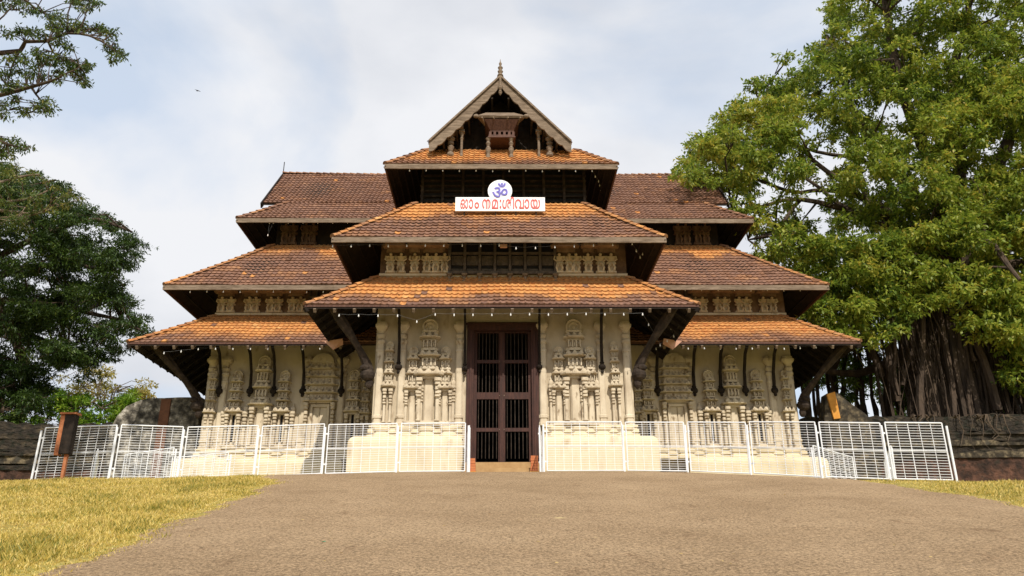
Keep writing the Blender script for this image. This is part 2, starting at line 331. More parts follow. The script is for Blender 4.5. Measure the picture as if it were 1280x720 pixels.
# grass verges
M['grass'] = leaf_mat('dry_grass_blade', [(.12, .15, .022), (.32, .28, .05), (.52, .39, .085), (.66, .50, .13), (.76, .61, .23), (.43, .30, .10)], .3)
def verge(name, n, side):
    xs = []; ys = []
    while len(xs) < n:
        # denser near the camera
        y = 3+(25.5-3)*RNG.random(40000)**.9
        if side < 0: x = xl(y)+.14+.12*RNG.normal(size=40000)-RNG.random(40000)**1.15*(.95*y+2)
        else: x = xr(y)-.14+.12*RNG.normal(size=40000)+RNG.random(40000)**1.15*(.75*y)
        cap = np.interp(x, CAPX, CAPZ)
        ok = (y < (cap+1.6)/SLOPE+.9) & (np.abs(x) < 24) & (y > np.abs(x)*.5)
        xs += x[ok].tolist(); ys += y[ok].tolist()
    x = np.array(xs[:n]); y = np.array(ys[:n])
    # tufts: pull blades together
    c = RNG.integers(0, n, n); pull = (RNG.random(n) < .6)
    cell = .22
    tx = (np.floor(x/cell)+.5)*cell+.07*np.sin(y*37); ty = (np.floor(y/cell)+.5)*cell+.07*np.sin(x*31)
    x = np.where(pull, x*.45+tx*.55, x); y = np.where(pull, y*.45+ty*.55, y)
    z = g(x, y)-.005
    patch = .5+.5*np.sin(x*1.7+1.3*np.sin(y*1.1))*np.sin(y*1.4+.8*np.sin(x*2.3))
    P = np.stack([x, y, z], 1); a = RNG.random(n)*2*PI; lean = .3+.9*RNG.random(n)
    D = unit(np.stack([np.cos(a)*lean, np.sin(a)*lean, np.ones(n)], 1))
    Nn = unit(np.cross(D, unit(RNG.normal(size=(n, 3)))))
    edge = np.minimum(1, np.abs(x-(xl(y) if side < 0 else xr(y)))/.5+.35)
    Ln = (.035+.085*RNG.random(n)**1.6)*(.45+.95*patch)*edge; W = .003+.005*RNG.random(n)+.0005*y
    p2 = np.sin(x*3.1+2*np.sin(y*2.3))*np.sin(y*3.7+1.5*np.sin(x*1.9)); tone = np.clip(.50+.24*RNG.normal(size=n)-.30*(patch-.5)+.14*p2, 0, 1)
    o = leaves_mesh(name, P, D, Nn, Ln, W, tone, M['grass']); return o
gl = verge('dry_grass', 330000, -1); tag(gl, 'dry yellow grass covering the sloping verge left of the road', 'grass', kind='stuff')
gr = verge('dry_grass', 90000, 1); tag(gr, 'dry yellow grass strip on the verge right of the road', 'grass', kind='stuff')
# ------------------------------------------------------------------ temple gatehouse
YM, YW = 27.8, 32.7          # wall planes of the central bay and of the wings
HM = 4.60                    # half width of the central bay
CX = .05                     # its axis
WXL, WXR = -12.28, 12.25     # outer wall lines of the wings
TOPZ = 10.85
temple = empty('temple_gatehouse', (CX, YM, 3.3), 'large tiled temple gatehouse with three tiers of roofs and carved cream walls', 'temple')

def roof_pt(u, v, A, B, C, D, sag):      # A,B eave ends, C,D top ends (above A, B)
    e = A+(B-A)*u; t = C+(D-C)*u
    p = e+(t-e)*v
    return p

def slope_tiles(mb, A, B, C, D, thr=.5, soft=.12, wid=.215, exp_=.31, bias=0., patch=.0):
    """individual pan tiles on the plane A-B (eave) C-D (top)"""
    A, B, C, D = map(Vector, (A, B, C, D))
    ax = (B-A).normalized(); Lb = (B-A).length
    c0 = (C-A).dot(ax); d0 = (D-A).dot(ax)
    upv = (C-A)-ax*c0; H = upv.length; up = upv/H; nrm = ax.cross(up)
    if nrm.z < 0: nrm = -nrm
    rows = max(2, round(H/exp_)); eh = H/rows
    prof = [(0, .020), (.14, .032), (.30, .010), (.62, .0), (.86, .008), (1, .022)]
    phx = random.random()*9; p2 = random.random()*9
    def wav(u): return .022*math.sin(u*.9+p2)+.012*math.sin(u*2.6+2*p2)
    for i in range(rows):
        s0 = i*eh; s1 = (i+1)*eh+.035
        f0 = i/rows; f1 = min(1, (i+1.05)/rows); fm = (i+.5)/rows
        l0, r0 = c0*f0, Lb+(d0-Lb)*f0; l1, r1 = c0*f1, Lb+(d0-Lb)*f1
        lo, hi = min(l0, l1), max(r0, r1)
        k = math.floor(lo/wid)
        off = (i % 2)*wid*.5*0
        def sg(s):
            w = s/H; return -.13*H*.35*w*(1-w)*1.2
        rowj = random.uniform(-.006, .006)
        while k*wid < hi:
            u0 = k*wid+off; k += 1
            if u0+wid <= lo or u0 >= hi: continue
            jl = random.uniform(-.012, .014)+rowj; jh = random.uniform(-.004, .008); tw = random.uniform(-.008, .008)
            if random.random() < .015: jl -= random.uniform(.02, .05); jh += .02
            base = len(mb.v)
            for (sa, lift, la, ra) in ((s0+jl, .056+jh, l0, r0), ((s0+s1)/2, .032+jh, (l0+l1)/2, (r0+r1)/2), (s1, .006, l1, r1)):
                for (q, h) in prof:
                    u = min(max(u0+q*wid+tw*(sa-s0), la), ra)
                    p = A+ax*u+up*sa+nrm*(h+lift+sg(sa)+wav(u)*(1-.6*sa/H)); mb.v.append(tuple(p))
            for (q, h) in prof:
                u = min(max(u0+q*wid, l0), r0); p = A+ax*u+up*(s0+jl)+nrm*(h*.6-.014+jh+sg(s0)+wav(u)*(1-.6*s0/H)); mb.v.append(tuple(p))
            n = len(prof); t = min(1, max(0, random.gauss(.5+.14*math.sin(phx+k*.21+i*.5), .17))); x = (A.x+ax.x*u0)*.9+(A.y+ax.y*u0)*.9
            w = thr+.07*math.sin(x*1.3+phx)+.05*math.sin(x*3.7+2*phx)+random.gauss(0, .02)
            b = min(1, max(0, (fm-w)/soft+.5))
            if random.random() < .008: b = 1-b
            pz = math.sin(x*.8+i*.9+phx)+math.sin(x*2.1-i*.5)
            if pz > 1.45: b = min(1, b+patch)
            b = min(1, max(0, b+bias+random.gauss(0, .05)))
            for r in range(2):
                for j in range(n-1):
                    a = base+r*n+j; mb.f.append((a, a+1, a+n+1, a+n)); mb.tone.append(t); mb.br.append(b)
            for j in range(n-1):
                a = base+j; c = base+3*n+j; mb.f.append((c, c+1, a+1, a)); mb.tone.append(t*.6); mb.br.append(b*.7)  # front lip coloured darker to paint the shadow line of each row

def cap_tiles(mb, p, q, r=.12, step=.36, bright=.6):
    p = Vector(p); q = Vector(q); d = q-p; n = max(1, round(d.length/step)); dn = d.normalized()
    side = dn.cross(Vector((0, 0, 1))).normalized(); up = side.cross(dn).normalized()
    H = d.length
    for i in range(n):
        a = p+d*(i/n); b = p+d*(min(1, (i+1)/n)); b = b+dn*.04
        w = (i+.5)/n; sag = -.055*H*.35*w*(1-w)*1.2
        t = random.random(); br = min(1, max(0, random.gauss(bright, .18))); base = len(mb.v)
        for (c, rr, lift) in ((a, r*1.12, .055), (b, r*.9, .02)):
            for k in range(7):
                an = PI*k/6; mb.v.append(tuple(c+side*(math.cos(an)*rr)+up*(math.sin(an)*rr*.8+lift-.02+sag)))
        for k in range(6):
            mb.f.append((base+k, base+k+1, base+8+k, base+7+k)); mb.tone.append(t); mb.br.append(br)
        mb.f.append(tuple(base+k for k in range(7))); mb.tone.append(t); mb.br.append(br*.5)

def soffit(mb, A, B, C, D, drop=.07, th=.05):
    A, B, C, D = [Vector(p)-Vector((0, 0, drop)) for p in (A, B, C, D)]
    dn = Vector((0, 0, -th)); P = [A, B, D, C]; Q = [p+dn for p in P]
    mb.add(P+Q, [(0, 1, 2, 3), (7, 6, 5, 4), (0, 4, 5, 1), (1, 5, 6, 2), (2, 6, 7, 3), (3, 7, 4, 0)])
def battens(mb, A, B, C, D, n, drop=.13):
    A, B, C, D = [Vector(p)-Vector((0, 0, drop)) for p in (A, B, C, D)]
    for i in range(n):
        t = (i+.6)/n; mb.beam(A+(C-A)*t, B+(D-B)*t, .05, .05)

def hipped(name, label, x0, x1, ye, ze, dx0, dx1, dy, zt, yback, thr, soft, bias=0, patch=0, fronts=None, capb=.6, rafters=None, board=True, raf_side=True):
    """skirt roof: eave x0..x1 at y=ye, z=ze; top edge inset dx, dy at zt; fronts: x ranges of the front slope kept"""
    A = Vector((x0, ye, ze)); B = Vector((x1, ye, ze)); C = Vector((x0+dx0, ye+dy, zt)); D = Vector((x1-dx1, ye+dy, zt))
    Ab = Vector((x0, yback, ze)); Bb = Vector((x1, yback, ze)); Cb = Vector((x0+dx0, yback, zt)); Db = Vector((x1-dx1, yback, zt))
    tl = MB(); soffs = []
    quads = []
    if fronts is None: quads = [(A, B, C, D)]
    else:
        xa, xb = fronts
        quads = [(A, Vector((xa, ye, ze)), C, Vector((xa, ye+dy, zt))), (Vector((xb, ye, ze)), B, Vector((xb, ye+dy, zt)), D)]
    for q in quads:
        slope_tiles(tl, *q, thr=thr, soft=soft, bias=bias, patch=patch); sf = MB(); soffit(sf, *q); battens(sf, *q, 7); soffs.append(sf)
    for q in ((Ab, A, Cb, C), (B, Bb, D, Db)):
        slope_tiles(tl, *q, thr=thr, soft=soft, bias=bias, patch=patch); sf = MB(); soffit(sf, *q); battens(sf, *q, 7); soffs.append(sf)
    rf = part(tl, 'tile_roof', 'tile', temple); tag(rf, label)
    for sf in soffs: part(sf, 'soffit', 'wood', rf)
    for p, q in ((A, C), (B, D)):
        h = MB(); cap_tiles(h, p, q, bright=capb); part(h, 'hip_tiles', 'tile', rf)
        h = MB(); h.beam(p+Vector((0, 0, -.17)), q+Vector((0, 0, -.17)), .12, .16); part(h, 'hip_rafter', 'wood', rf)
    xs = [x for q in quads for x in (q[0].x, q[1].x)]
    if board:
        for q in quads:
            a, b = q[0], q[1]; m = MB(); n = 10
            for i in range(n):
                p = a+(b-a)*(i/n); r = a+(b-a)*((i+1)/n); w = random.uniform(-.006, .006)
                m.box(p.x+(.002 if i else -.03), r.x+(0 if i < n-1 else .03), ye-.05+w, ye+.0+w, ze-.21, ze-.005+w)
            part(m, 'eave_board', 'grey_wood', rf)
        for xx in (x0, x1):
            m = MB(); m.box(xx-.03, xx+.03, ye+.004, yback, ze-.2, ze-.01); part(m, 'eave_board', 'brown_wood', rf)
    else:
        for q in quads:
            m = MB(); m.box(q[0].x, q[1].x, ye-.03, ye+.01, ze-.065, ze+.004); part(m, 'eave_board', 'brown_wood', rf)
        for xx in (x0, x1):
            m = MB(); m.box(xx-.02, xx+.02, ye+.014, yback, ze-.085, ze-.002); part(m, 'eave_board', 'brown_wood', rf)
    if rafters:
        for q in quads:
            n = max(2, round((q[1].x-q[0].x)/rafters))
            for i in range(n):
                x = q[0].x+(q[1].x-q[0].x)*(i+.5)/n
                top = dy
                if x < C.x: top = dy*(x-x0)/dx0
                if x > D.x: top = dy*(x1-x)/dx1
                if top < .25: continue
                k = (zt-ze)/dy; m = MB()
                m.beam((x, ye-.0, ze-.20), (x, ye+top, ze-.22+top*k), .09, .13, up=(0, -k, 1)); part(m, 'rafter', 'grey_wood', rf)
        k = (zt-ze)/dx0
        for sgn, xx, xt in ((1, x0, C.x), (-1, x1, D.x)):
            y = ye+dy*.5+.3; m = MB()
            while y < yback-.3:
                dd = min(dx0, y-ye)
                m.beam((xx+sgn*.06, y, ze-.22+.06*k), (xx+sgn*dd, y, ze-.22+dd*k), .09, .13, up=(-sgn*k, 0, 1)); y += .75
            part(m, 'side_rafters', 'wood', rf)
    return rf, A, B, C, D

# --- plinth
def roundslab(mb, x0, x1, yf, yb, z0, z1, r=.28):
    """block with rounded front and end shoulders and a shallow groove"""
    prof = [(0, z0), (0, z0+(z1-z0)*.02)]
    h = z1-z0
    pr = [(.05, z0), (.05, z0+h*.34), (.0, z0+h*.36), (.0, z0+h*.50), (.03, z0+h*.52), (.0, z0+h*.54), (0.0, z1-r)]
    for i in range(1, 7):
        a = PI/2*i/6; pr.append((r*(1-math.cos(a)), z1-r+r*math.sin(a)))
    base = len(mb.v)
    for d, z in pr: mb.v += [(x0+d, yb, z), (x0+d, yf+d, z), (x1-d, yf+d, z), (x1-d, yb, z)]
    for i in range(len(pr)-1):
        for k in range(3):
            a = base+i*4+k; mb.f.append((a, a+1, a+5, a+4))
    t = base+(len(pr)-1)*4; mb.f.append((t, t+1, t+2, t+3))
DL, DR = atx(585, 500, YM), atx(671.5, 500, YM)   # door opening
DZ0, DZ1 = 3.98, atz(404, YM)
m = MB(); roundslab(m, CX-HM-.62, DL-.12, YM-.85, 33, 2.2, 4.84); pl = part(m, 'plinth', 'cream', temple, smooth=False)
m = MB(); roundslab(m, DR+.12, CX+HM+.62, YM-.85, 33, 2.2, 4.84); part(m, 'plinth', 'cream', temple)
for a, b in ((WXL-.6, atx(427, 580, 31.75)), (atx(862, 580, 31.75), WXR+.6)):
    m = MB(); roundslab(m, a, b, YW-.95, 44.8, 2.0, 4.84); part(m, 'plinth', 'cream', temple)
m = MB(); m.box(DL-.1, DR+.1, YM-.95, YM+.6, 3.0, 3.72); m.box(DL-.05, DR+.05, YM-.45, YM+.6, 3.722, DZ0); part(m, 'doorstep', 'step', temple)
# --- walls
m = MB()
m.box(CX-HM, DL-.02, YM, YM+.7, 4.5, 13.2); m.box(DR+.02, CX+HM, YM, YM+.7, 4.5, 13.2); m.box(DL-.02, DR+.02, YM, YM+.7, DZ1+.02, 13.2)
m.box(DL-.62, DL-.02, YM+.7, 36, 3.2, DZ1); m.box(DR+.02, DR+.62, YM+.7, 36, 3.2, DZ1)
m.box(CX-HM, CX-HM+.6, YM+.7, 33.2, 4.5, 13.2); m.box(CX+HM-.6, CX+HM, YM+.7, 33.2, 4.5, 13.2)
part(m, 'wall', 'plaster', temple)
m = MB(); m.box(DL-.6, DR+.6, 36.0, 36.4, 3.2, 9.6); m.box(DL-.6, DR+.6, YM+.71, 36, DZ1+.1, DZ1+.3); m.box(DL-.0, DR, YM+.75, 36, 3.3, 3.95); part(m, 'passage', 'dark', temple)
for a, b in ((-6.6, -4.4), (4.4, 7.8)):
    m = MB(); m.box(a, b, YW-.15, YW+.3, 2.0, 4.49); m.box(a, b, YW-.22, YW-.152, 4.1, 4.3); m.box(a, b, YW-.22, YW-.152, 3.5, 3.7); part(m, 'wall_footing', 'ledge', temple)  # dark colour paints the shade in the gap between plinths
for a, b in ((WXL, -4.4), (4.4, WXR)):
    m = MB(); m.box(a, b, YW, 44, 4.5, 13.15); part(m, 'wall', 'plaster', temple)
# upper storeys (dark timber / wall painted near-black for eave shade)
m = MB(); m.box(CX-3.3, CX+3.3, 29.35, 40, 12.6, 16.6); uw = part(m, 'upper_wall', 'dark', temple)
m = MB()
for k in range(7): m.box(CX-3.4, CX+3.4, 29.2-.0, 29.349, 14.45+k*.24, 14.5+k*.24)
part(m, 'slats', 'strut_wood', uw)
for k in range(9):
    m = MB(); x = CX-3.3+k*.825; m.box(x-.05, x+.05, 29.1, 29.199, 14.3, 16.2); part(m, 'post', 'strut_wood', uw)
m = MB(); m.box(-10.6, 10.2, 34.45, 42.4, 12.8, 17.0); part(m, 'upper_wall', 'wood', temple)

# --- roofs
Z1, Z2, Z3 = 9.10, 11.76, 15.62
r1 = hipped('main1', 'lowest tiled roof of the central bay, bright orange above and weathered brown at the eave', CX-6.80, CX+6.72, 25.95, Z1, 2.15, 2.15, 1.9, 10.88, 32.6, .29, .16, 0, .2, rafters=.68, board=False, capb=.75)
r2 = hipped('main2', 'middle tiled roof of the central bay, carrying the white sign', CX-6.10, CX+5.80, 26.2, Z2, 2.62, 2.62, 2.62, 14.42, 34.0, .60, .2, .04, .15, capb=.6)
r3 = hipped('main3', 'narrow top tiled roof under the gable', CX-4.64, CX+4.47, 27.8, Z3, 1.5, 1.5, 1.5, 17.15, 36, .3, .3, .1, .1, capb=.35)
w1 = hipped('wing1', 'lowest tiled roof of the wings in mixed bright orange', -14.67, 14.20, 30.3, Z1-.03, 2.4, 2.2, 2.4, 10.98, 46.4, .30, .3, .05, .25, fronts=(-4.55, 4.55), rafters=.72, board=False, capb=.75)
w2 = hipped('wing2', 'middle tiled roof of the wings, orange at the top and brown below', -13.94, 13.57, 31.04, Z2, 3.3, 3.3, 3.3, 15.0, 45.6, .80, .14, .03, .2, fronts=(-4.0, 4.0), capb=.5)
w3 = hipped('wing3', 'topmost dark brown tiled roof of the wings', -12.01, 11.43, 33.0, Z3+.12, 1.72, 1.72, 1.72, 17.40, 43.8, 1.5, .2, .0, .12, fronts=(-3.0, 3.0), capb=.15)
# lower tile rows protected near the wall: thin plaster course
for (a, b, y, z) in ((CX-HM-.03, CX+HM+.03, YM-.02, TOPZ+.04),):
    m = MB(); m.box(a, atx(562, 345, YM), y-.06, y, z, z+.09); m.box(atx(695, 345, YM), b, y-.06, y, z, z+.09); part(m, 'string_course', 'carving', temple)
for a, b in ((WXL-.03, -4.6), (4.6, WXR+.03)):
    m = MB(); m.box(a, b, YW-.08, YW-.001, 11.0, 11.1); part(m, 'string_course', 'carving', temple)

# upper part of the wing roof: ridge along x with open gables
ridge = part(MB(), 'tile_roof', 'tile', temple) if 0 else None
tl = MB(); RY, RZ = 38.4, 20.95; GX0, GX1 = -11.45, 10.85
A = (GX0, 34.6, 17.33); B = (GX1, 34.6, 17.33); C = (GX0-.38, RY, RZ); D = (GX1+.5, RY, RZ)
slope_tiles(tl, A, B, C, D, thr=1.5, soft=.2, bias=.0, patch=.12)
A2 = (GX1, 42.2, 17.33); B2 = (GX0, 42.2, 17.33)
slope_tiles(tl, A2, B2, (GX1+.5, RY, RZ), (GX0-.38, RY, RZ), thr=1.5, soft=.2)
rr = part(tl, 'tile_roof', 'tile', temple); tag(rr, 'ridged dark brown roof with open gable ends behind the central gable')
m = MB(); soffit(m, A, B, C, D); soffit(m, A2, B2, (GX1+.5, RY, RZ), (GX0-.38, RY, RZ)); part(m, 'soffit', 'wood', rr)
m = MB(); cap_tiles(m, (GX0-.38, RY, RZ+.02), (GX1+.5, RY, RZ+.02), r=.13, bright=.1); part(m, 'ridge_tiles', 'tile', rr)
for gxx, s in ((GX0, 1), (GX1, -1)):
    m = MB(); q_ = .36 if s > 0 else .48
    m.beam((gxx-.04*s, 34.45, 17.12), (gxx-q_*s, RY, RZ-.08), .06, .26); m.beam((gxx-.04*s, 42.35, 17.12), (gxx-q_*s, RY, RZ-.08), .06, .26)
    part(m, 'bargeboard', 'wood', rr)
    m = MB(); xx = gxx+s*1.35
    m.add([(xx-.05, 34.9, 17.2), (xx-.05, 41.9, 17.2), (xx-.05, RY, RZ-.3), (xx+.05, 34.9, 17.2), (xx+.05, 41.9, 17.2), (xx+.05, RY, RZ-.3)], [(0, 1, 2), (5, 4, 3), (0, 3, 4, 1), (1, 4, 5, 2), (2, 5, 3, 0)])
    part(m, 'gable_wall', 'wood', rr)
m = MB(); p = at(354, 217, RY); m.tube([(p.x, RY, RZ), (p.x, RY, RZ+.75)], .025, 6); part(m, 'lightning_rod', 'wood', rr)

# --- central gable
BY = 28.3; AX = -.08
slopeG = 2.86/2.93
tl = MB(); gz0 = 16.92; gzt = 20.02; hw = 2.88
slope_tiles(tl, (AX-hw, 38, gz0), (AX-hw, BY, gz0), (AX, 38, gzt), (AX, BY, gzt), thr=1.3, soft=.2, bias=.12)
slope_tiles(tl, (AX+hw, BY, gz0), (AX+hw, 38, gz0), (AX, BY, gzt), (AX, 38, gzt), thr=1.3, soft=.2, bias=.12)
gr_ = part(tl, 'gable_roof', 'tile', temple)
m = MB(); soffit(m, (AX-hw, 38, gz0), (AX-hw, BY+.1, gz0), (AX, 38, gzt), (AX, BY+.1, gzt)); soffit(m, (AX+hw, BY+.1, gz0), (AX+hw, 38, gz0), (AX, BY+.1, gzt), (AX, 38, gzt))
part(m, 'soffit', 'wood', gr_)
m = MB(); cap_tiles(m, (AX, BY-.02, gzt+.03), (AX, 38, gzt+.03), bright=.2); part(m, 'ridge_tiles', 'tile', gr_)
for s in (-1, 1):
    # bargeboard with a scalloped lower edge
    up = []; lo = []
    N_ = 56
    for i in range(N_+1):
        t = i/N_; x = AX+s*(.012+t*(hw-.02)); zt_ = gzt-.05-t*(gzt-gz0)
        th = .36+.16*math.sin(PI*min(1, t*1.05))**.7*(1-.15*t)+.12*t
        th += .085*abs(math.sin(t*PI*8))
        if t > .94: th *= 1-.1*(t-.94)/.06
        up.append((x, zt_)); lo.append((x, zt_-th))
    for i in range(N_):
        pass
    m = MB(); poly = up+lo[::-1]
    base = len(m.v)
    for i in range(N_+1):
        m.v += [(up[i][0], BY-.10, up[i][1]), (lo[i][0], BY-.10, lo[i][1]), (up[i][0], BY-.02, up[i][1]), (lo[i][0], BY-.02, lo[i][1])]
    for i in range(N_):
        a = i*4; m.f += [(a, a+4, a+5, a+1), (a+2, a+3, a+7, a+6), (a, a+2, a+6, a+4), (a+1, a+5, a+7, a+3)]
    m.f += [(0, 1, 3, 2), (N_*4, N_*4+2, N_*4+3, N_*4+1)]
    bb = part(m, 'bargeboard', 'grey_wood', gr_)
    m = MB(); m.beam((AX+s*.02, BY-.14, gzt-.03), (AX+s*(hw-.02), BY-.14, gz0-.03+.02), .10, .07); part(m, 'moulding', 'grey_wood', bb)
    for t in (.12, .3, .45, .62, .8):
        m = MB(); x = AX+s*(t*hw); z = gzt-t*(gzt-gz0)-.62; m.beam((x, BY+.0, z), (x, BY+1.2, z), .08, .08); part(m, 'purlin', 'strut_wood', gr_)
m = MB(); m.lathe((AX, BY-.14, gzt-.95), [(.01, 0), (.05, .05), (.09, .16), (.04, .24), (.10, .34), (.11, .42), (.05, .5), (.06, .95)], 8); part(m, 'pendant', 'grey_wood', gr_)
m = MB(); z0 = gzt+.05
m.lathe((AX, BY-.05, z0), [(.13, 0), (.12, .06), (.05, .1), (.10, .18), (.12, .23), (.05, .3), (.09, .36), (.11, .42), (.04, .5), (.05, .55), (.065, .62), (.02, .72), (.008, .85)], 10); part(m, 'finial', 'grey_wood', gr_, smooth=True)
# gable wall (timber) and floor behind
m = MB(); GY = 29.5
m.add([(AX-2.7, GY, 16.9), (AX+2.7, GY, 16.9), (AX+2.7, GY, 17.2), (AX, GY, 19.7), (AX-2.7, GY, 17.2)], [(0, 1, 2, 3, 4)])
m.box(AX-2.7, AX+2.7, GY+.01, GY+.3, 16.5, 17.2)
for k in range(-6, 7): m.beam((AX+k*.4, GY-.02, 17.0), (AX+k*.4, GY-.02, 19.6-abs(k*.4)*1.0), .05, .04)
part(m, 'gable_wall', 'wood', gr_)
def tier3z(y): return Z3+(17.15-Z3)/1.5*(y-27.8)
def zray(px, py, y): return at(px, py, y).z
for px, thick in ((563.5, 1.5), (577, .7), (673.5, .7), (687, 1.5)):
    y = 28.62; x = atx(px, 180, y); z0 = tier3z(y)-.02; z1 = zray(px, 166, y); h = z1-z0; m = MB(); r = .085*thick
    if thick > 1:
        pr = [(r*.9, 0), (r*1.2, h*.05), (r*1.0, h*.16), (r*.55, h*.2), (r*.9, h*.3), (r*1.15, h*.4), (r*.5, h*.47), (r*1.0, h*.53), (r*1.0, h*.58), (r*.5, h*.62), (r*1.25, h*.7), (r*1.3, h*.76), (r*.6, h*.82), (r*1.0, h*.9), (r*1.5, h)]
    else:
        pr = [(r*1.1, 0), (r*.9, h*.2), (r*.9, h*.7), (r*1.3, h*.75), (r*.8, h*.8), (r*1.2, h*.92), (r*1.6, h)]
    m.lathe((x, y, z0), pr, 10); m.box(x-r*2, x+r*2, y-r*2, y+r*2, z1, z1+.10); m.box(x-r*1.1, x+r*1.1, y-.28, y+.8, z1+.102, z1+.22)
    part(m, 'column', 'grey_wood', gr_)
m = MB(); m.box(AX-2.75, AX+2.75, 28.55, 28.75, zray(626, 162, 28.6)+.03, zray(626, 162, 28.6)+.15) if 0 else None
# balcony in the gable
y = 28.75
bx = lambda px: atx(px, 165, y); bz = lambda py: zray(626, py, y)
m = MB(); xa, xb = bx(606), bx(648); xc, xd = bx(613), bx(642)
fr, bk = y-.25, GY+.05
def flare(mb, x0, x1, X0, X1, za, zb, f0, f1):
    mb.add([(x0, f0, za), (x1, f0, za), (X1, f1, zb), (X0, f1, zb), (x0, bk, za), (x1, bk, za), (X1, bk, zb), (X0, bk, zb)],
           [(0, 1, 2, 3), (5, 4, 7, 6), (4, 0, 3, 7), (1, 5, 6, 2), (4, 5, 1, 0), (3, 2, 6, 7)])
flare(m, xc, xd, xa, xb, bz(167.2), bz(157.5), fr, fr-.28)
bal = part(m, 'balcony', 'brown_wood', temple)
m = MB(); m.box(bx(611), bx(643), fr, bk, bz(174.6), bz(172.2)); m.box(bx(610), bx(644), fr-.05, bk, bz(176.2), bz(175)); m.box(xc, xd, fr, fr+.06, bz(168.4), bz(167.4)); part(m, 'balcony_rail', 'brown_wood', bal)
for px in (613, 618.5, 624.5, 630.5, 636.5, 641.5):
    m = MB(); x = bx(px); m.box(x-.05, x+.05, fr+.005, fr+.09, bz(172.2), bz(168.4)); part(m, 'baluster', 'brown_wood', bal)
for px in (610.5, 638.8):
    m = MB(); x = bx(px); z0 = tier3z(y-.2)-.05; h = bz(176.2)-z0
    m.lathe((x, y-.18, z0), [(.09, 0), (.10, h*.12), (.06, h*.2), (.10, h*.35), (.11, h*.5), (.05, h*.6), (.10, h*.75), (.05, h*.85), (.11, h)], 10); part(m, 'support', 'grey_wood', bal)
m = MB(); za, zb = bz(153.5), bz(146.5)
m.add([(bx(597), fr-.30, za), (bx(656), fr-.30, za), (bx(643), fr-.06, zb+.02), (bx(607), fr-.06, zb+.02), (bx(597), fr-.24, za-.07), (bx(656), fr-.24, za-.07), (bx(643), bk-.1, zb-.1), (bx(607), bk-.1, zb-.1)],
      [(0, 1, 2, 3), (4, 7, 6, 5), (0, 4, 5, 1), (1, 5, 6, 2), (2, 6, 7, 3), (3, 7, 4, 0)])
for px, s in ((597, -1), (656, 1)):
    x = bx(px); m.ball((x+s*.05, fr-.28, za-.02), .12, .09, .09)
part(m, 'canopy', 'grey_wood', bal)
for px in (603, 617, 635, 650):
    m = MB(); x = bx(px); m.beam((x, fr-.38, za-.13), (x+(.1 if px < 626 else -.1), fr+.05, bz(159)), .05, .06); part(m, 'bracket', 'grey_wood', bal)

# --- relief carving
def part_list(mb, name='relief', mt='carving'): return part(mb, name, mt, temple)
def pilaster(x, yw, z0, z1, hw, d=.13, mt='carving'):
    h = z1-z0; m = MB()
    pr = [(z0, hw*1.35, d*1.3), (z0+.10, hw*1.35, d*1.3), (z0+.13, hw*1.1, d*1.05), (z0+.24, hw*1.1, d*1.05), (z0+.27, hw*1.3, d*1.25), (z0+.36, hw*1.3, d*1.25), (z0+.39, hw, d),
          (z0+h*.70, hw, d), (z0+h*.705, hw*1.12, d*1.15), (z0+h*.73, hw*1.12, d*1.15), (z0+h*.735, hw*.92, d*.95), (z0+h*.78, hw*.92, d*.95), (z0+h*.80, hw*1.2, d*1.3), (z0+h*.82, hw*1.2, d*1.3), (z0+h*.835, hw*.85, d*.9),
          (z0+h*.86, hw*1.15, d*1.2), (z0+h*.875, hw*1.15, d*1.2), (z0+h*.89, hw*.8, d*.85), (z0+h*.91, hw*.9, d), (z0+h*.94, hw*1.55, d*1.6), (z0+h*.955, hw*1.75, d*1.8), (z0+h*.975, hw*1.75, d*1.8), (z0+h*.98, hw*1.4, d*1.4), (z1, hw*1.4, d*1.4)]
    pr = [(a_, b_*.86, c_*1.15) for a_, b_, c_ in pr]; m.loft(x, yw, pr); return part(m, 'pilaster', mt, temple, bevel=0)
def colonnette(m, x, yw, z0, z1, hw, d):
    h = z1-z0; e = .005; P = []
    for f0, f1, a_, c_ in ((0, .05, 1.4, 1.25), (.05, .09, 1.05, 1.0), (.09, .12, 1.3, 1.2), (.12, .60, .95, .95), (.60, .64, 1.35, 1.3), (.64, .67, .8, .8), (.67, .72, 1.25, 1.2), (.72, .75, .75, .75), (.75, .82, 1.3, 1.25), (.82, .86, .8, .85), (.86, .93, 1.5, 1.4), (.93, 1, 1.75, 1.6)):
        P += [(z0+h*f0+e, hw*a_*.78, d*c_*.85), (z0+h*f1, hw*a_*.78, d*c_*.85)]
    m.loft(x, yw, P)
def knob(m, x, yf, z, w, h):           # little pointed dormer on a cornice
    m.prism([(x-w, z), (x-w*1.1, z+h*.4), (x-w*.6, z+h*.8), (x, z+h), (x+w*.6, z+h*.8), (x+w*1.1, z+h*.4), (x+w, z)][::-1], yf-.035, yf+.03)
    m.prism([(x-w*.45, z+h*.12), (x-w*.45, z+h*.5), (x, z+h*.68), (x+w*.45, z+h*.5), (x+w*.45, z+h*.12)][::-1], yf-.06, yf-.03)
def cornice(m, x, yw, z, h, hw, d, knobs=3):
    e = .006
    m.loft(x, yw, [(z, hw*.80, d*.55), (z+h*.26, hw*.80, d*.55), (z+h*.26+e, hw*1.02, d*1.0), (z+h*.34, hw*1.12, d*1.25), (z+h*.46, hw*1.15, d*1.28), (z+h*.46+e, hw*1.0, d*1.0), (z+h*.66, hw*.94, d*.92), (z+h*.66+e, hw*.76, d*.5), (z+h, hw*.76, d*.5)])
    for k in range(knobs):
        xx = x+(k-(knobs-1)/2)*hw*2/max(1, knobs)*.95
        knob(m, xx, yw-d*1.02, z+h*.45, hw*.55/knobs+.010, h*.5)
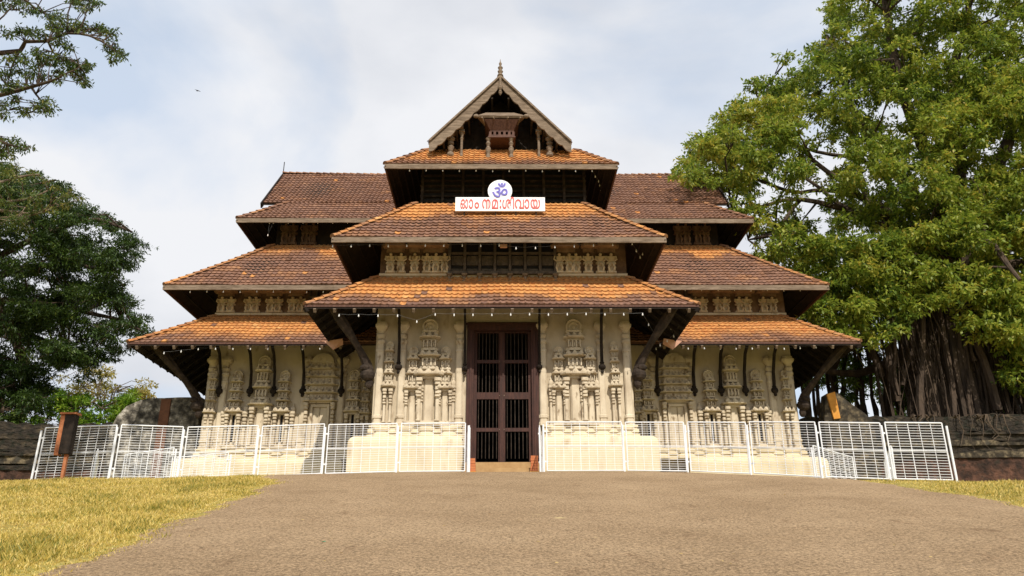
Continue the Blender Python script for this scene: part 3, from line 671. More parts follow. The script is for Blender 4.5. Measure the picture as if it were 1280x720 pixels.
def tower(x, yw, z0, z1, hw, d=.28, top=True, slit=None, tiers=2, mt='carving', crest=True):
    """aedicule: colonnettes, entablature, stepped tiers, horseshoe medallion"""
    H = z1-z0; m = MB()
    zc = z0+H*.42
    if hw > .22:
        for s in (-1, 1): colonnette(m, x+s*hw*.72, yw, z0, zc, hw*.19, d*.75)
        m.loft(x, yw, [(z0, hw*1.2, d*.9), (z0+.09, hw*1.2, d*.9), (z0+.1, hw*1.0, d*.6), (z0+.16, hw*1.0, d*.6)])
        if slit is None: m.loft(x, yw, [(z0+.16, hw*.40, d*.35), (zc, hw*.40, d*.35)])
    else:
        for s in (-1, 1): colonnette(m, x+s*hw*.5, yw, z0, zc, hw*.27, d*.7)
    cornice(m, x, yw, zc, H*.085, hw*1.05, d, 3)
    z = zc+H*.085; zt = z1-(hw*1.35 if top else 0)
    th = (zt-z)/tiers; w = hw*.80
    for i in range(tiers):
        m.loft(x, yw, [(z, w*.92, d*.75), (z+th*.15, w*.92, d*.75), (z+th*.2, w*.62, d*.5), (z+th*.52, w*.66, d*.5), (z+th*.56, w*.85, d*.7)])
        nf = 3 if w > .3 else 2
        for k in range(nf+1):
            xx = x+(k-nf/2)*w*1.22/nf; m.box(xx-w*.07, xx+w*.07, yw-d*.86, yw-d*.4, z+th*.16, z+th*.54)
        for k in range(nf):
            xx = x+(k-(nf-1)/2)*w*1.22/nf; knob(m, xx, yw-d*.6, z+th*.2, w*.26/nf, th*.28)
        cornice(m, x, yw, z+th*.55, th*.43, w, d*.9, 3 if w > .3 else 2); z += th; w *= .93
    if top:
        r = hw*.62; zc2 = zt+r*.85
        m.disc(x, yw, zc2, r, d*.55); m.ring(x, yw-d*.58, zc2, r*.92, r*.14, 0); m.ring(x, yw-d*.58, zc2-r*.05, r*.55, r*.11, 0, a0=-.3, a1=PI+.3)
        m.ball((x, yw-d*.6, zc2-r*.2), r*.26, .05, r*.34)
        m.loft(x, yw, [(zt-.02, r*.95, d*.8), (zt+r*.22, r*1.1, d*.9), (zt+r*.3, r*.8, d*.6)])
        for k in (-1, 0, 1): knob(m, x+k*r*.36, yw-d*.4, zc2+r*(.92-.12*abs(k)), r*.13, r*.36)
    o = part(m, 'shrine_relief', mt, temple)
    if slit:
        s0, s1 = slit; n = MB(); n.box(x-hw*.2, x+hw*.2, yw-.012, yw+.02, s0, s1); part(n, 'slit_window', 'dark', o)  # flat dark face paints the shade of a recess
        n = MB(); 
        for s in (-1, 1): n.box(x+s*hw*.28-.035, x+s*hw*.28+.035, yw-.10, yw+.01, s0-.02, s1+.04)
        n.box(x-hw*.2, x+hw*.2, yw-.098, yw+.01, s1+.003, s1+.07); part(n, 'frame', mt, o)
    return o
def blind_door(x, yw, z0, z1, hw, d=.28):
    m = MB(); H = z1-z0; zc = z0+H*.47
    for s in (-1, 1): colonnette(m, x+s*hw*.88, yw, z0, zc, .07, d*.8)
    for s in (-1, 1): m.box(x+s*hw*.55-.05, x+s*hw*.55+.05, yw-.12, yw+.01, z0, zc-.15)
    m.box(x-hw*.62, x+hw*.62, yw-.121, yw+.01, zc-.149, zc-.03)
    m.box(x-hw*.44, x-.02, yw-.05, yw+.01, z0, zc-.16); m.box(x+.02, x+hw*.44, yw-.05, yw+.01, z0, zc-.16)
    z = zc; w = hw*1.05
    for i in range(5):
        th = H*.085; cornice(m, x, yw, z, th*.62, w, d, 5); m.loft(x, yw, [(z+th*.6, w*.86, d*.6), (z+th, w*.86, d*.6)])
        for k in range(8): m.box(x+(k-3.5)*w*.21-.03, x+(k-3.5)*w*.21+.03, yw-d*.75, yw-d*.5, z+th*.66, z+th*.95)
        z += th; w *= .985
    # barrel top
    r = w*.78; n = 16
    poly = [(x+r*math.cos(PI*i/n), z+(z1-z)*math.sin(PI*i/n)) for i in range(n+1)]
    m.prism(poly, yw-d*.8, yw+.01); m.ring(x, yw-d*.82, z, r*.9, .035, 0, a0=0, a1=PI) if 0 else None
    m.disc(x, yw-d*.6, z+(z1-z)*.4, r*.34, .08)
    o = part(m, 'blind_door', 'carving', temple); return o

# central bay, ground storey
ZB = 5.28; YR = YM
def wall_base(x0, x1, yw, name='wall_base', seg=.9):
    m = MB(); n = max(1, round((x1-x0)/seg))
    m.box(x0-.10, x1+.10, yw-.30, yw+.01, 4.80, 4.95); m.box(x0-.05, x1+.05, yw-.2, yw+.01, 4.952, 5.02); m.box(x0-.08, x1+.08, yw-.26, yw+.01, 5.022, 5.14); m.box(x0-.04, x1+.04, yw-.17, yw+.01, 5.142, 5.22); m.box(x0-.06, x1+.06, yw-.22, yw+.01, 5.222, 5.28)
    w = (x1-x0)/n
    for i in range(n):
        c = x0+(i+.5)*w
        m.loft(c, yw-.1, [(4.84, w*.42, .30), (4.94, w*.42, .30), (4.99, w*.34, .22), (5.06, w*.30, .2), (5.10, w*.38, .26), (5.19, w*.40, .28), (5.24, w*.3, .18)])
    return part(m, name, 'cream', temple)
wall_base(CX-HM, DL-.25, YM, seg=.75); wall_base(DR+.25, CX+HM, YM, seg=.75)
wall_base(WXL, -4.75, YW, seg=1.1); wall_base(4.75, WXR, YW, seg=1.1)
ptop = atz(404, YM)
for px in (473.0, 502.5, 574, 678.5, 751.5, 780.5):
    x = atx(px, 470, YM)
    if px in (473.0, 780.5): x = CX+(-1 if px < 600 else 1)*(HM-.19)
    pilaster(x, YM, ZB, atz(404, YM), .145)
for px, w in ((486.5, .21), (768.3, .21)):
    tower(atx(px, 470, YM), YM, ZB, atz(427, YM), w, tiers=3)
for px in (516.5, 557, 698, 737.5): tower(atx(px, 470, YM), YM, ZB, atz(433, YM), .27, tiers=2)
for px in (537, 718): tower(atx(px, 460, YM), YM, ZB, atz(398, YM), .45, d=.38, tiers=2)
for px in (507.5, 526.5, 547.5, 566.5, 689, 707.5, 728, 746.5):
    m = MB(); x = atx(px, 500, YM); z1 = atz(483, YM); colonnette(m, x, YM, ZB, z1, .075, .17); m.ball((x, YM-.08, z1+.10), .09, .07, .12); m.ball((x, YM-.05, z1+.25), .045, .04, .07); part(m, 'colonnette', 'carving', temple)
# wing ground storey
zc = lambda py: atz(py, YW)
def wx(px): return atx(px, 480, YW)
for px in (258, 281, 382, 428, 817, 863, 963, 990):
    x = wx(px)
    if px == 258: x = WXL+.2
    if px == 990: x = WXR-.2
    pilaster(x, YW, ZB, zc(447), .17)
for px in (268, 980): tower(wx(px), YW, ZB, zc(463), .22, tiers=3)
for px in (298, 357, 885, 944): tower(wx(px), YW, ZB, zc(462), .34, tiers=3, slit=(5.6, zc(513)), d=.32)
for px in (444, 807.5): tower(wx(px), YW, ZB, zc(461), .33, tiers=3, slit=(5.6, zc(513)), d=.32)
for px in (330, 913): tower(wx(px), YW, ZB, zc(443), .42, tiers=2, d=.38)
for px in (459, 795): tower(wx(px), YW, ZB, zc(466), .22, tiers=3)
for px in (403, 843.5): blind_door(wx(px), YW, ZB, zc(443), .62)
for px in (286, 312, 341, 370, 871, 900, 930, 955):
    m = MB(); x = wx(px); z1 = zc(515); colonnette(m, x, YW, ZB, z1, .085, .19); m.ball((x, YW-.08, z1+.12), .11, .08, .13); m.ball((x, YW-.05, z1+.28), .05, .05, .08); part(m, 'colonnette', 'carving', temple)

# twin figures of the upper storeys
def figure(x, yw, z0, z1, s=1, mt='carving'):
    h = z1-z0; m = MB(); w = .185*s
    m.loft(x, yw, [(z0, w*1.0, .16), (z0+h*.10, w*1.0, .16), (z0+h*.13, w*.8, .10), (z0+h*.36, w*.55, .08), (z0+h*.44, w*.6, .12), (z0+h*.48, w*1.0, .16), (z0+h*.56, w*.95, .14), (z0+h*.60, w*.6, .12), (z0+h*.68, w*.85, .14), (z0+h*.82, w*1.05, .17), (z0+h*.86, w*.45, .1)])
    m.ball((x, yw-.12, z0+h*.92), w*.34, .10, h*.09, 8, 6)
    for s_ in (-1, 1):
        m.tube([(x+s_*w*.9, yw-.15, z0+h*.82), (x+s_*w*1.05, yw-.18, z0+h*.66), (x+s_*w*.55, yw-.22, z0+h*.55)], [.04*s, .035*s, .03*s], 5)
        m.tube([(x+s_*w*.35, yw-.14, z0+h*.44), (x+s_*w*.6, yw-.18, z0+h*.25), (x+s_*w*.45, yw-.16, z0+h*.08)], [.055*s, .05*s, .04*s], 5)
    return part(m, 'carved_figure', mt, temple)
zb2 = 10.93+.06; zt2 = atz(318, YM)
for px in (488.5, 501.5, 518.5, 534, 545, 556, 699, 711.5, 720, 735, 750.5, 764):
    figure(atx(px, 335, YM), YM, zb2, zt2)
for px, w in ((495, .42), (518.5, .26), (543, .52), (706, .48), (735, .26), (757.5, .42)):
    m = MB(); x = atx(px, 310, YM); cornice(m, x, YM, zt2+.04, .62, w, .26, 4); part(m, 'corbel', 'corbel', temple)
zb3 = 11.12; zt3 = atz(372, YW)
for px in (278, 289, 312, 320, 339, 348, 366, 376, 869, 878, 897, 906, 924, 933, 954, 965):
    figure(atx(px, 385, YW), YW, zb3, zt3, 1.1)
for px in (283.5, 316, 343.5, 371, 873.5, 901.5, 928.5, 959.5):
    m = MB(); cornice(m, atx(px, 370, YW), YW, zt3+.03, .5, .45, .26, 4); part(m, 'corbel', 'corbel', temple)
y3 = 34.45
for px in (358, 367, 383, 392, 847, 857, 871, 881):
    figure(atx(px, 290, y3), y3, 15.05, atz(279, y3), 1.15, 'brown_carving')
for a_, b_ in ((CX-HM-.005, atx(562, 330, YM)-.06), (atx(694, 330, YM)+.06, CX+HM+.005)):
    m = MB(); m.box(a_, b_, YM-.03, YM-.003, 11.0, 13.1); part(m, 'upper_wall', 'brown_carving', temple)  # brown panel paints eave shade onto the wall behind the figures
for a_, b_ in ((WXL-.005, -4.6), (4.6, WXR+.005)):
    m = MB(); m.box(a_, b_, YW-.033, YW-.003, 11.12, 13.1); part(m, 'upper_wall', 'brown_carving', temple)  # same painted eave shade on the wings
for a_, b_, y_ in ((CX-HM, CX+HM, YM), (WXL, -4.4, YW), (4.4, WXR, YW)):
    m = MB(); m.box(a_-.2, b_+.2, y_-.32, y_-.04, 12.48, 12.7); part(m, 'shade_beam', 'wood', temple)  # dark beam added to stand in for the darkness below the soffit
# timber grille over the entrance
y = YM-.12; gx0, gx1 = atx(562, 330, y), atx(694, 330, y)
gzt_ = lambda py: atz(py, y)
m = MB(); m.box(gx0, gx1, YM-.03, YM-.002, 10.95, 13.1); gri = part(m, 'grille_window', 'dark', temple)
m = MB(); m.box(gx0-.05, gx1+.05, y-.05, y+.05, gzt_(342.5), gzt_(339)); m.box(gx0-.05, gx1+.05, y-.04, y+.04, gzt_(318), gzt_(315.5)); m.box(gx0-.05, gx1+.05, y-.03, y+.05, gzt_(351), gzt_(349.5)); part(m, 'rail', 'grille_wood', gri)
for k in range(8):
    x = gx0+(gx1-gx0)*(k+.0)/7; m = MB(); m.box(x-.05, x+.05, y-.06, y+.02, gzt_(338.9), 12.9); part(m, 'mullion', 'grille_wood', gri)
    m = MB(); z0, z1 = gzt_(352.5), gzt_(342.6); h = z1-z0; m.loft(x, y+.03, [(z0, .09, .14), (z0+h*.15, .09, .14), (z0+h*.2, .055, .1), (z0+h*.7, .055, .1), (z0+h*.8, .10, .15), (z1, .11, .16)]); part(m, 'baluster', 'grey_wood', gri)
for k in range(7):
    x0_ = gx0+(gx1-gx0)*k/7+.07; x1_ = gx0+(gx1-gx0)*(k+1)/7-.07; m = MB(); m.box(x0_, x1_, YM-.08, YM-.04, gzt_(331), gzt_(319.5)); m.box(x0_, x1_, YM-.09, YM-.04, gzt_(338), gzt_(335.5)); part(m, 'panel', 'grille_wood', gri)
for a, b in (((386, 437)), ((820, 866))):
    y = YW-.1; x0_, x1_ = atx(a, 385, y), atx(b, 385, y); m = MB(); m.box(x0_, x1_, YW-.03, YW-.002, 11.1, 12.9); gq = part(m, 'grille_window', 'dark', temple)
    n = MB(); 
    for k in range(7):
        x = x0_+(x1_-x0_)*k/6; n.box(x-.035, x+.035, y-.04, y+.03, 11.1, 12.8)
    for z in (11.3, 11.75, 12.2): n.box(x0_, x1_, y-.06, y-.041, z, z+.09)
    part(n, 'lattice', 'grille_wood', gq)

# --- doorway
dy = YM-.12
fz0 = DZ0; m = MB(); fw = .19
m.box(DL-.06, DL+fw, dy, dy+.5, fz0, DZ1-.30); m.box(DR-fw, DR+.06, dy, dy+.5, fz0, DZ1-.30); m.box(DL-.06, DR+.06, dy-.01, dy+.5, DZ1-.298, DZ1)
m.box(DL+.05, DL+.12, dy-.035, dy-.002, fz0+.1, DZ1-.35); m.box(DR-.12, DR-.05, dy-.035, dy-.002, fz0+.1, DZ1-.35)
m.box(DL-.1, DR+.1, dy-.05, dy-.012, DZ1-.1, DZ1-.04)
door = part(m, 'doorway', 'door_wood', temple); tag(door, 'tall reddish wooden doorway with barred double doors')
mid = atx(627.3, 500, YM); ly = dy+.18
rails = [(583, 577.5), (539.5, 535), (499, 490.5), (454, 450), (416, 409)]
lz = lambda py: atz(py, ly)
for s in (-1, 1):
    xa, xb = (DL+fw, mid-.004) if s < 0 else (mid+.004, DR-fw)
    m = MB(); st = .115
    m.box(xa, xa+st, ly, ly+.08, DZ0+.02, DZ1-.31); m.box(xb-st, xb, ly, ly+.08, DZ0+.02, DZ1-.31)
    for a, b in rails: m.box(xa+st, xb-st, ly-.01, ly+.075, max(lz(a), DZ0+.02), min(lz(b), DZ1-.31))
    leaf = part(m, 'door_leaf', 'door_wood', door)
    nb = 6
    for k in range(nb):
        x = xa+st+(xb-xa-2*st)*(k+.5)/nb; m = MB(); m.tube([(x, ly+.035, DZ0+.2), (x, ly+.035, DZ1-.35)], .015, 6); part(m, 'bar', 'strut_wood', leaf)
    m = MB()
    for a, b in rails[1:4]: m.ball((xb-st/2 if s < 0 else xa+st/2, ly-.01, lz((a+b)/2)), .035, .03, .035)
    part(m, 'studs', 'grey_wood', leaf)
m = MB(); m.box(mid-.07, mid+.07, ly-.05, ly-.002, DZ0+.05, DZ1-.32); part(m, 'centre_post', 'door_wood', door)

# --- eave struts: slender arms from a carved knob on the wall up to the eave
def strut(x, yw, zk, ye, ze, r=.055, x2=None):
    m = MB(); x2 = x if x2 is None else x2
    p = [(x, yw-.16, zk), (x, yw-.26, zk+(ze-zk)*.35), (x+(x2-x)*.4, yw-.26-(yw-ye)*.25, zk+(ze-zk)*.7), (x2, ye, ze)]
    m.tube(p, [r*1.1, r, r, r*1.1], 6)
    m.ball((x, yw-.17, zk-.08), r*2.4, .14, r*2.2, 8, 6); m.ball((x, yw-.2, zk-.26), r*1.1, .07, r*1.3, 6, 5); m.ball((x, yw-.14, zk+.08), r*1.6, .1, r*1.2, 6, 5)
    return part(m, 'eave_strut', 'wood', temple)
for px, k in ((498.3, 456), (752.5, 456), (581, 458), (674.5, 456)):
    s = .8 if px in (581, 674.5) else 1
    strut(atx(px, 455, YM-.17), YM, atz(k, YM-.17), YM-1.15, Z1+.62, .055*s)
for px in (274, 312.5, 342, 378.5, 426.5, 822, 868, 901.5, 932, 968.5):
    strut(atx(px, 488, YW-.17), YW, atz(486, YW-.17), YW-1.5, Z1+.58, .065)
def corner_strut(cx, cy, s, zk, run, ztop):
    m = MB(); pts = []; rad = []
    for i in range(9):
        t = i/8; w = .04*math.sin(t*PI*3); d = .22+run*t**1.25
        pts.append((cx+s*d*.72, cy-d*.72+w, zk+(ztop-zk)*t)); rad.append(.15+.035*math.sin(t*9+1))
    m.tube(pts, rad, 7)
    m.ball((cx+s*.2, cy-.2, zk-.12), .27, .27, .24, 9, 7); m.ball((cx+s*.14, cy-.14, zk-.42), .15, .15, .2, 8, 6); m.ball((cx+s*.3, cy-.3, zk+.1), .19, .19, .13, 8, 6)
    return part(m, 'corner_bracket', 'strut_wood', temple)
for s in (-1, 1):
    corner_strut(CX+s*HM, YM, s, 7.2, 1.75, Z1+.15)
corner_strut(WXL, YW, -1, 7.15, 2.2, Z1+.15); corner_strut(WXR, YW, 1, 7.15, 2.2, Z1+.15)
# folded sheet at the valleys
for s in (-1, 1):
    m = MB(); x = CX+s*6.35; y = 30.1; z = Z1-.12
    a = Vector((x, y, z)); m.add([a+Vector((-s*.1, -.25, .12)), a+Vector((s*.62, -.2, .02)), a+Vector((s*.25, -.12, -.3)), a+Vector((-s*.1, 0, -.05)), a+Vector((s*.5, .2, .05))], [(0, 1, 2), (0, 2, 3), (1, 4, 3, 2)])
    part(m, 'valley_flashing', 'sheet', temple)
# bricks at the door foot
for i, px in enumerate((589.5, 668)):
    k = 6 if i else 5
    b = empty('brick_stack', (atx(px, 582, YM-1.1), YM-1.1, gz(0, YM-1.1)), 'short stack of orange bricks at the %s foot of the doorway' % ('right' if i else 'left'), 'bricks', 'brick stacks at the doorway')
    zz = atz(589.5, YM-1.1)
    b.location.z = zz-.05
    for j in range(k):
        m = MB(); o = random.uniform(-.02, .02); x = b.location.x+o; m.box(x-.12, x+.12, YM-1.2+o, YM-1.0+o, zz+j*.085, zz+j*.085+.078); part(m, 'brick', 'brick', b)
    m = MB(); m.box(b.location.x-.15, b.location.x+.15, YM-1.22, YM-.98, zz-.6, zz-.003); part(m, 'footing', 'ochre', b)
# small framed plate hanging under the middle eave
m = MB(); p = at(629.5, 307.5, 26.6); m.box(p.x-.13, p.x+.13, 26.58, 26.62, p.z-.07, p.z+.07); m.tube([(p.x, 26.6, p.z+.07), (p.x, 26.6, Z2+.3)], .006, 4)
tag(part(m, 'hanging_plate', 'sheet', None), 'small orange plate hanging under the middle eave of the central bay', 'plate')

# ------------------------------------------------------------------ sign on the middle roof
def text_part(body, x, z, size, y, m, parent, name, width=None, height=None, off=0, ext=.012):
    c = bpy.data.curves.new('t', 'FONT'); c.body = body; c.size = size; c.extrude = ext; c.offset = off; c.align_x = 'LEFT'
    o = bpy.data.objects.new('t', c); col.objects.link(o); dg = bpy.context.evaluated_depsgraph_get()
    me = bpy.data.meshes.new_from_object(o.evaluated_get(dg)); bpy.data.objects.remove(o)
    if not len(me.vertices): return None
    co = np.array([v.co[:] for v in me.vertices]); mn = co.min(0); mxx = co.max(0)
    sx = (width/(mxx[0]-mn[0])) if width else 1; sz = (height/(mxx[1]-mn[1])) if height else sx
    for v in me.vertices: v.co = (x+(v.co.x-mn[0])*sx, y-v.co.z, z+(v.co.y-mn[1])*sz)
    me.materials.clear(); me.materials.append(m); me.name = name
    q = bpy.data.objects.new(name, me); col.objects.link(q); q.parent = parent; q.matrix_parent_inverse = Matrix.Translation(-world_loc(parent))
    return q
SY = 27.75
sa = at(569, 264.2, SY); sb = at(681, 247.2, SY)
sign = empty('name_sign', ((sa.x+sb.x)/2, SY, sa.z), 'white board with red lettering under a round om symbol, standing on the middle roof', 'sign')
m = MB(); m.box(sa.x, sb.x, SY-.04, SY+.04, sa.z, sb.z); part(m, 'board', 'board', sign, bevel=.008)
dc = at(625, 239, SY); R_ = 15.3*SY*1.11/1000
m = MB(); m.prism([(dc.x+R_*math.cos(2*PI*i/36), dc.z+R_*math.sin(2*PI*i/36)) for i in range(36)], SY-.035, SY+.035); part(m, 'disc', 'board', sign)
bw = sb.x-sa.x; bh = sb.z-sa.z
# (text, left fraction, right fraction, bottom, top) as fractions of the board
glyphs = [('\u0d13', .058, .142, .16, .84), ('\u0d3e', .152, .198, .16, .84), ('\u0d02', .215, .265, .18, .62), ('\u0d28', .30, .392, .16, .84), ('\u0d2e', .408, .478, .16, .84), (':', .495, .512, .18, .82), ('\u0d36', .525, .622, .16, .84), ('\u0d3f', .615, .655, .16, 1.0), ('\u0d35', .665, .765, .16, .84), ('\u0d3e', .772, .825, .16, .84), ('\u0d2f', .84, .945, .16, .84)]
for ch, a, b, lo, hi in glyphs:
    for (mm, yy, of, g_) in (('pink', SY-.044, .03, .006), ('red', SY-.058, .0, 0)):
        text_part(ch, sa.x+bw*a-g_, sa.z+bh*lo-g_, 1, yy, M[mm], sign, 'letter' if mm == 'red' else 'letter_edge', width=bw*(b-a)+2*g_, height=bh*(hi-lo)+2*g_, off=of, ext=.006)
for (mm, yy, of, g_) in (('lilac', SY-.044, .035, .02), ('blue', SY-.058, .0, 0)):
    text_part('\u0950', dc.x-R_*.62-g_, dc.z-R_*.62-g_, 1, yy, M[mm], sign, 'om_symbol' if mm == 'blue' else 'symbol_edge', width=R_*1.24+2*g_, height=R_*1.32+2*g_, off=of, ext=.006)
m = MB()
for s in (-.8, -.1, .35, .8):
    x = sign.location.x+s*bw/2; m.beam((x, SY+.05, sa.z+.05), (x, SY+.05, sa.z-.35), .05, .05); m.beam((x, SY+.05, sb.z-.1), (x, SY+.9, sa.z+.2), .03, .03)
part(m, 'stand', 'wood', sign)

# ------------------------------------------------------------------ strings of white bulbs
def light_string(pts, label, step=.66, drop=.0, loose=None):
    s = empty('light_string', pts[0], label, 'light string', 'strings of white bulbs under the eaves')
    w = MB(); P = []
    for a, b in zip(pts[:-1], pts[1:]):
        a = Vector(a); b = Vector(b); n = max(1, round((b-a).length/step))
        for i in range(n):
            P.append(a+(b-a)*(i/n)+Vector((0, random.uniform(-.02, .02), random.uniform(-.015, .015))))
    P.append(Vector(pts[-1]))
    Q = []
    for a, b in zip(P[:-1], P[1:]): Q += [a, (a+b)/2-Vector((0, 0, .02))]
    Q.append(P[-1]); w.tube(Q, .0032, 4); part(w, 'cable', 'wire', s)
    for p in P:
        m = MB(); m.lathe((p.x, p.y, p.z-.115), [(.008, .01), (.022, .025), (.024, .06), (.014, .085), (.014, .11)], 7); part(m, 'bulb', 'bulb', s)
    return s
def epts(px_list, y): return [at(a, b, y) for a, b in px_list]
light_string(epts([(424, 392), (497, 393), (521, 400.5), (544, 391.5), (803, 391)], 25.98)+[at(825, 430, 27.5), at(842, 418, 28.5), at(835, 400, 29.5)], 'string of white bulbs under the lowest eave of the central bay')
light_string(epts([(416, 306), (624, 305), (645, 309), (790, 303)], 26.3)+[at(800, 320, 27.5), at(806, 312, 28.5)], 'string of white bulbs under the middle eave of the central bay')
light_string(epts([(512, 211.5), (740, 212)], 27.85)+[at(748, 225, 29), at(752, 240, 31)], 'string of white bulbs under the top eave of the central bay')
light_string(epts([(205, 440), (248, 435), (400, 434)], 30.4), 'string of white bulbs under the lowest eave of the left wing')
light_string(epts([(820, 434), (980, 434), (1040, 432)], 30.4), 'string of white bulbs under the lowest eave of the right wing')
light_string(epts([(238, 363), (425, 363)], 31.1), 'string of white bulbs under the middle eave of the left wing')
light_string(epts([(815, 361), (1000, 361)], 31.1), 'string of white bulbs under the middle eave of the right wing')
light_string(epts([(337, 277), (335, 293), (342, 277), (490, 276.5)], 33.05), 'string of white bulbs under the top eave of the left wing')
light_string(epts([(775, 275.5), (915, 276)], 33.05), 'string of white bulbs under the top eave of the right wing')

# ------------------------------------------------------------------ white barrier fence
def barrier(a, b, za, zb, h, label, lean=None, hang=False, group='white wire barrier panels', gate=.06, post=True, half=False):
    """panel from ground point a to b (x, y)"""
    lean = random.uniform(-.03, .03) if lean is None else lean; h += random.uniform(-.015, .015)
    a = Vector((a[0], a[1], za)); b = Vector((b[0], b[1], zb)); d = b-a; dh = Vector((d.x, d.y, 0)).normalized(); nn = Vector((dh.y, -dh.x, 0))
    up = (Vector((0, 0, 1))-nn*lean).normalized()
    e = empty('barrier_panel', a, label, 'fence panel', group)
    p0 = a+dh*.10+up*.06; p1 = b-dh*.03+up*.06; q0 = p0+up*(h-.06); q1 = p1+up*(h-.06)
    m = MB()
    for s, t in ((p0, p1), (p0, q0), (p1, q1), (q0, q1)): m.tube([s, t], .019, 6)
    k = .5 if not half else .28
    m.tube([p0+(q0-p0)*k, p1+(q1-p1)*k], .013, 5)
    part(m, 'frame', 'paint', e)
    m = MB(); n = 21
    for i in range(1, n):
        t = i/n; m.tube([p0+(q0-p0)*t, p1+(q1-p1)*t+Vector((0, 0, random.uniform(-.004, .004)))], .0068, 4, cap=False)
    W_ = (p1-p0).length; n = max(3, round(W_/.26))
    for i in range(1, n):
        t = i/n; r = .0125 if i == n//2 else .0085; m.tube([p0+(p1-p0)*t-nn*.012, q0+(q1-q0)*t-nn*.012], r, 4, cap=False)
    part(m, 'wire_mesh', 'paint', e)
    if post:
        m = MB(); g0 = a-up*.08; m.tube([g0, a+up*(h*.94)], .030, 8); m.ball(a+up*(h*.94), .032, .032, .02); part(m, 'post', 'paint', e)
        for z in (.22, .82):
            m = MB(); c = a+up*(h*z); m.beam(c-dh*.02-nn*.035, c+dh*.13-nn*.035, .02, .045); part(m, 'clamp', 'paint', e)
    return e
FP = [(38, 605, 68), (135, 604, 68), (221, 603, 66), (317, 598, 64), (402, 594, 63), (495, 591, 62), (582, 590, 62)]
FQ = [(680, 589, 62), (781, 589, 62), (860, 590, 63), (939, 593, 66), (1028, 597, 71), (1113, 600, 73), (1193, 602, 74)]
lab_l = ['leftmost white wire fence panel, behind the brown post box', 'white wire fence panel just right of the brown post box', 'third white fence panel from the left end, where the cream plinth begins', 'white fence panel in front of the left wing, fourth from the left end', 'white fence panel where the left wing meets the central bay', 'white fence panel in front of the central bay, ending left of the doorway']
lab_r = ['white fence panel in front of the central bay, starting right of the doorway', 'white fence panel where the central bay meets the right wing', 'white fence panel before the blind door of the right wing, third right of the doorway', 'white fence panel before the end of the right wing plinth, fourth right of the doorway', 'white fence panel just beyond the right wing, second from the right end', 'rightmost white wire fence panel, standing on the dry grass']
for F, lab in ((FP, lab_l), (FQ, lab_r)):
    for i in range(6):
        (x0, y0, h0), (x1, y1, h1) = F[i], F[i+1]
        a = at(x0, y0, 24.5*62/h0); b = at(x1, y1, 24.5*62/h1)
        barrier((a.x, a.y), (b.x, b.y), gz(a.x, a.y), gz(b.x, b.y), 1.52, lab[i])
def endpost(px, py, h, label):
    a = at(px, py, 24.5*62/h); z = gz(a.x, a.y); m = MB(); m.tube([(a.x+.07, a.y, z-.08), (a.x+.07, a.y, z+1.43)], .03, 8)
    tag(part(m, 'fence_post', 'paint', None), label, 'fence post')
endpost(582, 590, 62, 'white round end post of the fence left of the doorway')
endpost(1193, 602, 74, 'white round end post at the far right end of the fence')
# panels folded back towards the door
a = at(582, 590, 24.5); barrier((a.x+.1, 24.6), (a.x-.04, 26.3), gz(a.x, 24.6), gz(a.x, 26.3), 1.45, 'white fence panel turned back towards the building just left of the doorway')
a = at(680, 590, 24.5); barrier((a.x-.1, 24.6), (a.x+.04, 26.3), gz(a.x, 24.6), gz(a.x, 26.3), 1.45, 'white fence panel turned back towards the building just right of the doorway')
# second row glimpsed behind both ends
for (x0, y0, x1, y1, lb) in ((-12.2, 24.4, -13.6, 27.4, 'white barrier panel set back behind the leftmost fence panel'), (-9.9, 24.6, -11.9, 25.6, 'white barrier panel leaning behind the second fence panel from the left'), (-8.7, 26.0, -10.6, 26.4, 'low white barrier panel behind the third fence panel from the left'),
        (9.1, 23.6, 10.9, 25.0, 'white barrier panel set back behind the second fence panel from the right'), (11.0, 22.7, 12.1, 25.6, 'white barrier panel set back behind the rightmost fence panel')):
    barrier((x0, y0), (x1, y1), gz(x0, y0), gz(x1, y1), 1.25, lb, half=True)
# litter and scraps on the road
def scrap(px, py, s, mt, name, label, catg, grp=None):
    d = at(px, py, 1.0); t = 1.6/(SLOPE-d.z); x, y = (d*t).x, (d*t).y; z = float(road_z(np.array(x), np.array(y)))+.026
    m = MB(); a = random.random()*6; n = 7; pts = []
    for k in range(n):
        w = 2*PI*k/n; r = s*(.6+.5*random.random()); pts.append((x+r*math.cos(w)*math.cos(a)-r*.5*math.sin(w)*math.sin(a), y+r*math.cos(w)*math.sin(a)+r*.5*math.sin(w)*math.cos(a), z+random.uniform(0, s*.35)))
    m.add([(x, y, z+s*.3)]+pts, [(0, 1+k, 1+(k+1) % n) for k in range(n)])
    tag(part(m, name, mt, None), label, catg, grp)
scrap(404, 681, .035, 'green_plastic', 'plastic_scrap', 'tiny bright green plastic scrap lying on the road', 'scrap')
for i in range(46):
    px = random.uniform(250, 1200); py = 602+112*random.random()**1.3
    if 560 < px < 700 and py < 615: px += 200
    scrap(px, py, random.uniform(.014, .032), 'litter', 'dry_leaf', 'one of the small dry leaves scattered over the road', 'leaf', 'dry leaves on the road')
